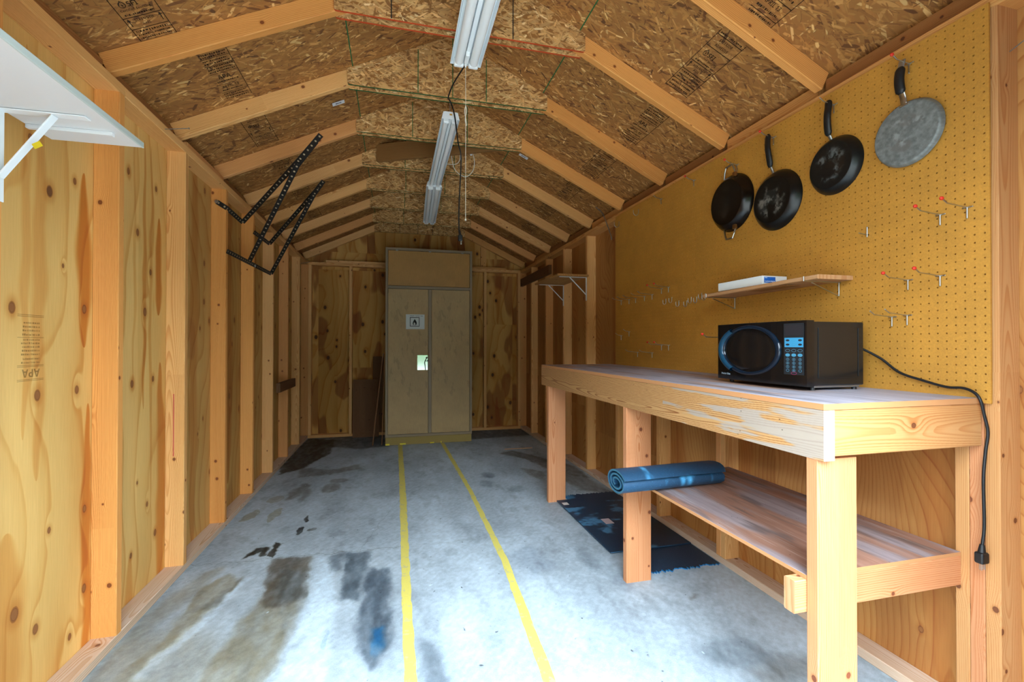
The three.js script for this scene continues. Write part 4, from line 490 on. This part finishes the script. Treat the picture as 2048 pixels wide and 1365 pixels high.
// ---------------------------------------------------------------- tall cabinet at the back
{ const t = thing('cabinet', 'tall tan plywood cabinet with two doors standing at the back wall', 'cabinet', [.41, 0, 6.03]), Z = 5.72; const tr = M.cabTrim;
  const plinthTex = mat({ color: col(150, 128, 70) }); add(t, 'plinth', rbox(-.108, .932, 0, .092, Z + .002, 6.34, .003), plinthTex);
  for (const [a, b] of [[-.108, -.06], [.06, .13], [.42, .47], [.55, .56]]) add(t, 'paint_drip', rbox(a, b, .0, .012 + .012 * rnd(), Z - .0005, Z + .003, .0005, 1), M.yellow);
  add(t, 'carcass', merge(sheet(-.112, -.094, .093, 2.383, Z + .02, 6.34), sheet(.920, .938, .093, 2.383, Z + .02, 6.34), sheet(-.112, .938, 2.365, 2.383, Z + .02, 6.34), sheet(-.112, .938, .093, .11, Z + .02, 6.34), sheet(-.112, .938, .093, 2.383, 6.328, 6.34), sheet(-.094, .920, 1.895, 1.912, Z + .02, 6.328)), M.cab);
  const ff = (x0, x1, y0, y1) => rbox(x0, x1, y0, y1, Z, Z + .02, .002); add(t, 'face_frame', merge(ff(-.112, -.084, .093, 2.383), ff(.910, .938, .093, 2.383), ff(-.084, .910, 2.352, 2.383), ff(-.084, .910, 1.889, 1.922), ff(-.084, .910, .093, .124)), tr);
  const ds = (x0, x1, y0, y1) => sheet(x0, x1, y0, y1, Z + .002, Z + .02, .9, 1.8, x0 - .1, y0); add(t, 'flap_door', ds(-.080, .906, 1.926, 2.347), mat({ map: cabTex, color: col(250, 222, 170), roughness: .5 }));
  const dl = add(t, 'door', ds(-.080, .394, .128, 1.884), M.cab), dr = add(t, 'door', ds(.437, .906, .128, 1.884), M.cab); add(t, 'astragal', rbox(.397, .434, .128, 1.884, Z - .006, Z + .012, .002), tr);
  add(dl, 'latch_plate', rbox(.264, .390, .90, 1.082, Z - .0015, Z + .002, .001), M.mir, 'shiny metal plate'); add(dl, 'lock', cyl([.377, 1.050, Z + .001], [.377, 1.050, Z - .012], .012, .011), M.blackMetal); add(dl, 'key_strap', poly([[.377, 1.045, Z - .012], [.360, 1.015, Z - .014], [.352, .99, Z - .012], [.360, .94, Z - .006], [.362, .905, Z - .006]], .005), M.blackMetal); add(dl, 'key_loop', poly([[.360, 1.012, Z - .012], [.385, 1.008, Z - .012], [.388, 1.018, Z - .012]], .004), M.blackMetal);
  for (const x of [.006, .40, .80]) add(t, 'hinge', rbox(x, x + .03, 2.344, 2.356, Z - .003, Z + .002, .001, 1), M.zinc);
  const sg = ink(512, 416, (g) => { g.fillStyle = 'rgb(206,214,212)'; g.fillRect(0, 0, 512, 416); g.strokeStyle = g.fillStyle = 'rgb(14,22,26)'; g.lineWidth = 16; g.strokeRect(116, 88, 246, 246); g.lineWidth = 4; let x = 110; for (const w of [130, 110, 70]) { g.beginPath(); g.moveTo(x, 46); for (let k = 0; k < w; k += 9) g.lineTo(x + k, 40 + (k % 2 ? 14 : -8) * rr(.4, 1.1)); g.stroke(); x += w + 26; } g.beginPath(); g.moveTo(236, 118); g.bezierCurveTo(250, 160, 300, 190, 296, 250); g.bezierCurveTo(296, 290, 270, 304, 240, 304); g.bezierCurveTo(200, 304, 180, 280, 186, 240); g.bezierCurveTo(190, 216, 200, 210, 204, 180); g.bezierCurveTo(220, 170, 236, 150, 236, 118); g.fill(); g.fillStyle = 'rgb(200,208,206)'; g.beginPath(); g.moveTo(226, 208); g.bezierCurveTo(232, 240, 268, 250, 262, 284); g.bezierCurveTo(256, 304, 216, 304, 210, 280); g.bezierCurveTo(206, 256, 224, 240, 226, 208); g.fill(); g.fillStyle = 'rgb(14,22,26)'; g.fillRect(150, 300, 180, 5); });
  const pg = new THREE.BoxGeometry(.222, .18, .0008); pg.translate(.2395, 1.488, -(Z + .0012)); one('paper_sign', 'white paper sign with black flame symbol on the cabinet door', 'sign', pg, sg); }

// ---------------------------------------------------------------- things leaning beside the cabinet
one('door_panel', 'old brown panelled cabinet door leaning on the back wall', 'door panel', (() => { const q = (x0, x1, y0, y1, z, t) => sheet(x0, x1, y0, y1, z, z + t); const g = merge(q(-.53, -.20, 0, .75, .0, .014), q(-.53, -.445, 0, .75, -.010, .010), q(-.285, -.20, 0, .75, -.010, .010), q(-.445, -.285, .66, .75, -.010, .010), q(-.445, -.285, 0, .08, -.010, .010)); g.rotateX(-.10); g.translate(0, .002, -6.30); return g; })(), wood.dark);
one('dark_panel', 'nearly black thin panel standing behind the leaning boards', 'panel', (() => { const g = bar([-.215, 0, 0], [-.215, 1.05, 0], .14, .012, [0, 0, 1]); g.rotateX(-.01); g.translate(0, .001, -6.415); return g; })(), wood.dark);
one('leaning_board', 'long dark board leaning against the left side of the cabinet', 'board', bar([-.255, .005, 5.84], [-.137, 1.10, 5.84], .015, .22, [0, 0, 1]), wood.dark);
one('plywood_strip', 'thin upright plywood strip between the dark board and the cabinet', 'board', bar([-.150, .005, 5.80], [-.119, 1.06, 5.80], .006, .12, [0, 0, 1]), wood.brown);

// ---------------------------------------------------------------- loose lumber
one('treated_board', 'dark greenish brown board fixed up among the rafters behind the light', 'board', bar([-.145, 2.806, 3.985], [.80, 2.800, 3.49], .036, .142), wood.treated);
one('wall_cleat', 'short dark board nailed across the studs high on the right wall', 'board', board(XR - .039, XR - .001, 2.03, 2.135, 5.04, 6.27), wood.dark);
one('stud_cleat', 'short dark board nailed across the studs on the left wall', 'board', board(XL + .001, XL + .036, .755, .844, 4.76, 5.45), wood.dark);
one('floor_stick', 'thin pale stick lying on the floor near the back right', 'stick', board(1.23, 1.56, .0005, .006, 5.17, 5.18), wood.pale);

// ---------------------------------------------------------------- shelves on brackets
function bracket(t, name, x0, sx, y, z, L, H, m, w = .024) { const s = sx, B = (x, yy) => [x0 + s * x, y - yy, z]; const fl = (x0_, x1_, y0, y1) => rbox(Math.min(x0_, x1_), Math.max(x0_, x1_), y0, y1, z - w / 2, z + w / 2, .001, 1);
  return add(t, name, merge(fl(x0, x0 + s * L, y - .003, y), fl(x0, x0 + s * .003, y - H, y), bar(B(.004, H * .74), B(L * .62, .004), w * .8, .004, [s * .6, .8, 0], .0005)), m); }
{ const t = thing('white_shelf', 'white shelf on a white bracket high on the left wall', 'shelf', [-.96, 1.60, 1.3]); const sh = mat({ color: col(226, 228, 228), roughness: .4 });
  add(t, 'shelf_board', rbox(XL + .002, -.832, 1.880, 1.896, .62, 1.815, .002), sh); add(t, 'edge_strip', rbox(-.8318, -.826, 1.879, 1.897, .62, 1.816, .001, 1), mat({ color: col(196, 208, 204), roughness: .4 })); add(t, 'stiffener', rbox(XL + .004, -.86, 1.868, 1.8798, 1.70, 1.716, .002), sh);
  bracket(t, 'bracket', XL + .001, 1, 1.8785, 1.612, .21, .26, M.enamel, .03); decal(t, 'sticker', [-.985, 1.78, 1.596], [.8, .5, 0], [-.5, .8, 0], .022, .016, mat({ color: col(226, 200, 30) }), .002); bracket(t, 'bracket', XL + .001, 1, 1.8785, 1.0, .21, .26, M.enamel, .03); }
{ const t = thing('bracket_shelf', 'small weathered board shelf on two white brackets on the far right wall', 'shelf', [1.60, 1.62, 4.35]); add(t, 'shelf_board', bar([1.60, 1.858, 3.99], [1.60, 1.858, 4.70], .308, .019), wood.grey); for (const z of [4.045, 4.655]) bracket(t, 'bracket', XR - .001, -1, 1.848, z, .27, .22, M.enamel, .022); }

// ---------------------------------------------------------------- strip lights (unlit)
function stripLight(label, X, Y, z0, z1, w, X1 = X) { // hung along the ridge; w overall width; Y underside of the reflector
  const t = thing('strip_light', label, 'light fixture', [(X + X1) / 2, Y - .03, (z0 + z1) / 2], 'fluorescent strip lights under the ridge'); const sh = new THREE.Shape(), h = w / 2; sh.moveTo(-h, .004); sh.lineTo(-h + .003, .002); sh.lineTo(-h * .86, .020); sh.lineTo(-h * .16, .024); sh.lineTo(-h * .12, .004); sh.lineTo(h * .12, .004); sh.lineTo(h * .16, .024); sh.lineTo(h * .86, .020); sh.lineTo(h - .003, .002); sh.lineTo(h, .004); sh.lineTo(h * .80, .050); sh.lineTo(-h * .80, .050); sh.closePath();
  const tr = h * .27, dx = (X1 - X) / (z1 - z0), skew = g => { const p = g.attributes.position; for (let i = 0; i < p.count; i++) p.setX(i, p.getX(i) + (-p.getZ(i) - z0) * dx); return g; };
  const g = new THREE.ExtrudeGeometry(sh, { depth: z1 - z0, bevelEnabled: false }); g.translate(X, Y, -z1); add(t, 'housing', skew(g), M.enamel);
  for (const s of [-1, 1]) { add(t, 'tube', skew(cyl([X + s * h * .47, Y + .002, z0 + .03], [X + s * h * .47, Y + .002, z1 - .03], tr, tr, 20)), M.tube); for (const z of [z0 + .006, z1 - .030]) add(t, 'lamp_holder', skew(rbox(X + s * h * .47 - tr * 1.2, X + s * h * .47 + tr * 1.2, Y - tr * .9, Y + .031, z, z + .024, .008)), M.white); }
  for (const z of [z0 - .0042, z1 + .0002]) { const e = new THREE.ExtrudeGeometry((() => { const q = new THREE.Shape(); q.moveTo(-h * .66, .05); q.lineTo(h * .66, .05); q.lineTo(h, .004); q.lineTo(-h, .004); q.closePath(); return q; })(), { depth: .004, bevelEnabled: false }); e.translate(X, Y, -z - .004); add(t, 'end_cap', skew(e), M.enamel); }
  return [t, z => X + (z - z0) * dx]; }
const chain = (t, x, y0, y1, z) => { const gs = []; for (let y = y0, i = 0; y < y1; y += .011, i++) { const q = new THREE.TorusGeometry(.007, .0013, 5, 10); q.scale(.6, 1, 1); if (i % 2) q.rotateY(Math.PI / 2); q.translate(x, y, -z); gs.push(q); } add(t, 'chain', mergeGeometries(gs), M.zinc); };
{ const [t] = stripLight('near wide strip light with pull string, closest to the camera', .340, 2.648, 1.12, 2.345, .158, .348); chain(t, .346, 2.70, 2.80, 2.27); chain(t, .342, 2.70, 2.90, 1.25); add(t, 'pull_switch', merge(rbox(.334, .354, 2.632, 2.664, 2.235, 2.30, .003), cyl([.345, 2.645, 2.318], [.345, 2.628, 2.322], .006, .004)), M.white);
  add(t, 'pull_string', merge(poly([[.345, 2.63, 2.322], [.343, 2.42, 2.3], [.343, 1.845, 2.3]], .0014, 6), tube([[.343, 2.42, 2.3], [.337, 2.39, 2.3], [.345, 2.345, 2.3], [.349, 2.325, 2.3], [.345, 2.32, 2.3], [.340, 2.35, 2.3], [.348, 2.395, 2.3], [.343, 2.42, 2.3]], .0014, 40, 6).toNonIndexed(), cyl([.343, 1.847, 2.3], [.343, 1.838, 2.3], .004, .004, 8)), M.wcord); }
{ const [t] = stripLight('middle strip light hanging by a chain from a gusset', .330, 2.600, 2.84, 4.055, .112, .330); chain(t, .330, 2.652, 2.72, 2.875); chain(t, .33, 2.652, 2.72, 4.03); decal(t, 'sticker', [.331, 2.6325, 2.8358], [1, 0, 0], [0, 1, 0], .016, .010, mat({ color: col(196, 140, 40) }), .001); decal(t, 'sticker', [.352, 2.600, 3.12], [1, 0, 0], [0, 0, 1], .016, .05, mat({ color: col(120, 100, 140) }), .004); }
{ const [t] = stripLight('farthest strip light, end to end with the middle one', .330, 2.588, 4.062, 5.28, .140, .373); chain(t, .331, 2.64, 2.72, 4.12); chain(t, .37, 2.64, 2.72, 5.246); }

// ---------------------------------------------------------------- cords up under the roof
{ const t = thing('extension_cord', 'black extension cord hanging from the near light with plug at its end', 'cord', [.38, 1.84, 2.8]); add(t, 'cord', tube([[.35, 2.650, 2.358], [.347, 2.68, 2.42], [.318, 2.70, 2.62], [.306, 2.697, 2.755], [.316, 2.706, 2.80], [.332, 2.69, 2.818], [.352, 2.61, 2.812], [.372, 2.45, 2.805], [.388, 2.39, 2.81], [.394, 2.32, 2.84], [.388, 2.08, 2.88], [.391, 1.93, 2.9]], .0042, 90), M.bsoft); add(t, 'plug', merge(cyl([.392, 1.94, 2.9], [.398, 1.905, 2.9], .006, .009), rbox(.385, .413, 1.868, 1.907, 2.888, 2.912, .006)), M.bsoft); add(t, 'prong', rbox(.400, .408, 1.848, 1.870, 2.897, 2.903, .001, 1), M.steel); }
{ const t = thing('light_cord', 'white cord loop with two plugs hanging behind the middle light', 'cord', [.56, 2.66, 3.7]); const S = .955, q = (x, y) => [.0 + x * S, 1.2152 + (y - 1.2152) * S, 3.96 * S]; // a little nearer than the gusset behind it
  add(t, 'cord', merge(tube([q(.46, 2.93), q(.470, 2.82), q(.50, 2.72), q(.585, 2.668), q(.65, 2.72), q(.668, 2.80), q(.655, 2.87), q(.64, 2.90)], .0034, 50).toNonIndexed(), tube([q(.425, 2.765), q(.48, 2.765), q(.52, 2.78), q(.541, 2.82), q(.540, 2.87)], .003, 30).toNonIndexed()), M.wcord); for (const x of [.540, .638]) add(t, 'plug', merge(cyl(q(x, 2.86), q(x, 2.90), .008, .013), rbox(q(x, 0)[0] - .014, q(x, 0)[0] + .014, q(0, 2.89)[1], q(0, 2.945)[1], 3.96 * S - .012, 3.96 * S + .012, .005)), M.white); }
one('bent_wire', 'grey bent wire strip curving out at the far end of the pegboard', 'wire', tube([[1.66, 2.385, 3.62], [1.695, 2.32, 3.57], [1.725, 2.20, 3.53], [1.735, 2.11, 3.49], [1.742, 2.085, 3.50]], .0038, 30), M.zinc);

// ---------------------------------------------------------------- perforated strap hangers on the left wall
function strap(t, name, pts, w = .03) { // flat steel strap with a row of eyelets
  const gs = [], hs = [], v = pts; for (let i = 0; i + 1 < v.length; i++) { const mm = [0, 1, 2].map(k => (v[i][k] + v[i + 1][k]) / 2), nn = [0 - mm[0] + .3, 1.3 - mm[1], -mm[2]]; gs.push(bar(v[i], v[i + 1], w, .0035, nn, .0004)); const L = Math.hypot(...[0, 1, 2].map(k => v[i + 1][k] - v[i][k])), n = Math.floor(L / .045); for (let k = 0; k <= n; k++) { const tt = (k + .3) / (n + .6), c = [0, 1, 2].map(q => mix(v[i][q], v[i + 1][q], tt)); const l = Math.hypot(...nn), dd = [0, 1, 2].map(q => (v[i + 1][q] - v[i][q]) / L), dp = nn[0] * dd[0] + nn[1] * dd[1] + nn[2] * dd[2]; const n2 = [0, 1, 2].map(q => nn[q] - dp * dd[q]), l2 = Math.hypot(...n2); hs.push([c, n2.map(q => q / l2 * .0022)]); } }
  const me = add(t, name, mergeGeometries(gs), M.blackMetal); for (const [c, d] of hs) { add(me, 'eyelet', cyl([c[0] - d[0], c[1] - d[1], c[2] - d[2]], [c[0] + d[0], c[1] + d[1], c[2] + d[2]], .0062, .0062, 8), rimM); } return me; }
const rimM = mat({ color: col(176, 160, 130), roughness: .6 });
{ const T = -1.078, a = thing('strap_hanger', 'nearer black perforated strap hanger sticking out from the left studs', 'hanger', [-1.0, 1.84, 3.6], 'strap hangers on the left wall'); const tip = [-.416, 2.42, 2.83], mid = [-.565, 2.335, 3.02];
  strap(a, 'upper_strap', [[-1.14, 2.153, 3.4135], [-1.083, 2.117, 3.4125], [-1.0805, 2.105, 3.737], mid, tip]); strap(a, 'lower_strap', [[T, 1.849, 3.896], [-.583, 2.318, 3.06], [-.45, 2.40, 2.88]]); add(a, 'screw', cyl([-1.14, 2.153, 3.412], [-1.14, 2.153, 3.403], .012, .011), M.zinc);
  const b = thing('strap_hanger', 'farther black perforated strap hanger with a long tail along the left studs', 'hanger', [-1.0, 1.83, 4.2], 'strap hangers on the left wall'); const tip2 = [-.514, 2.42, 3.63], mid2 = [-.59, 2.37, 3.74];
  strap(b, 'upper_strap', [[T, 2.097, 4.008], [T, 2.103, 4.47], mid2, tip2]); strap(b, 'lower_strap', [[T, 1.830, 3.411], [T - .0, 1.845, 4.526], [-.60, 2.355, 3.76], [-.535, 2.405, 3.665]]); add(b, 'screw', cyl([T - .006, 1.836, 4.04], [T + .006, 1.836, 4.04], .012, .011), M.zinc); }
renderer.render(scene, camera);
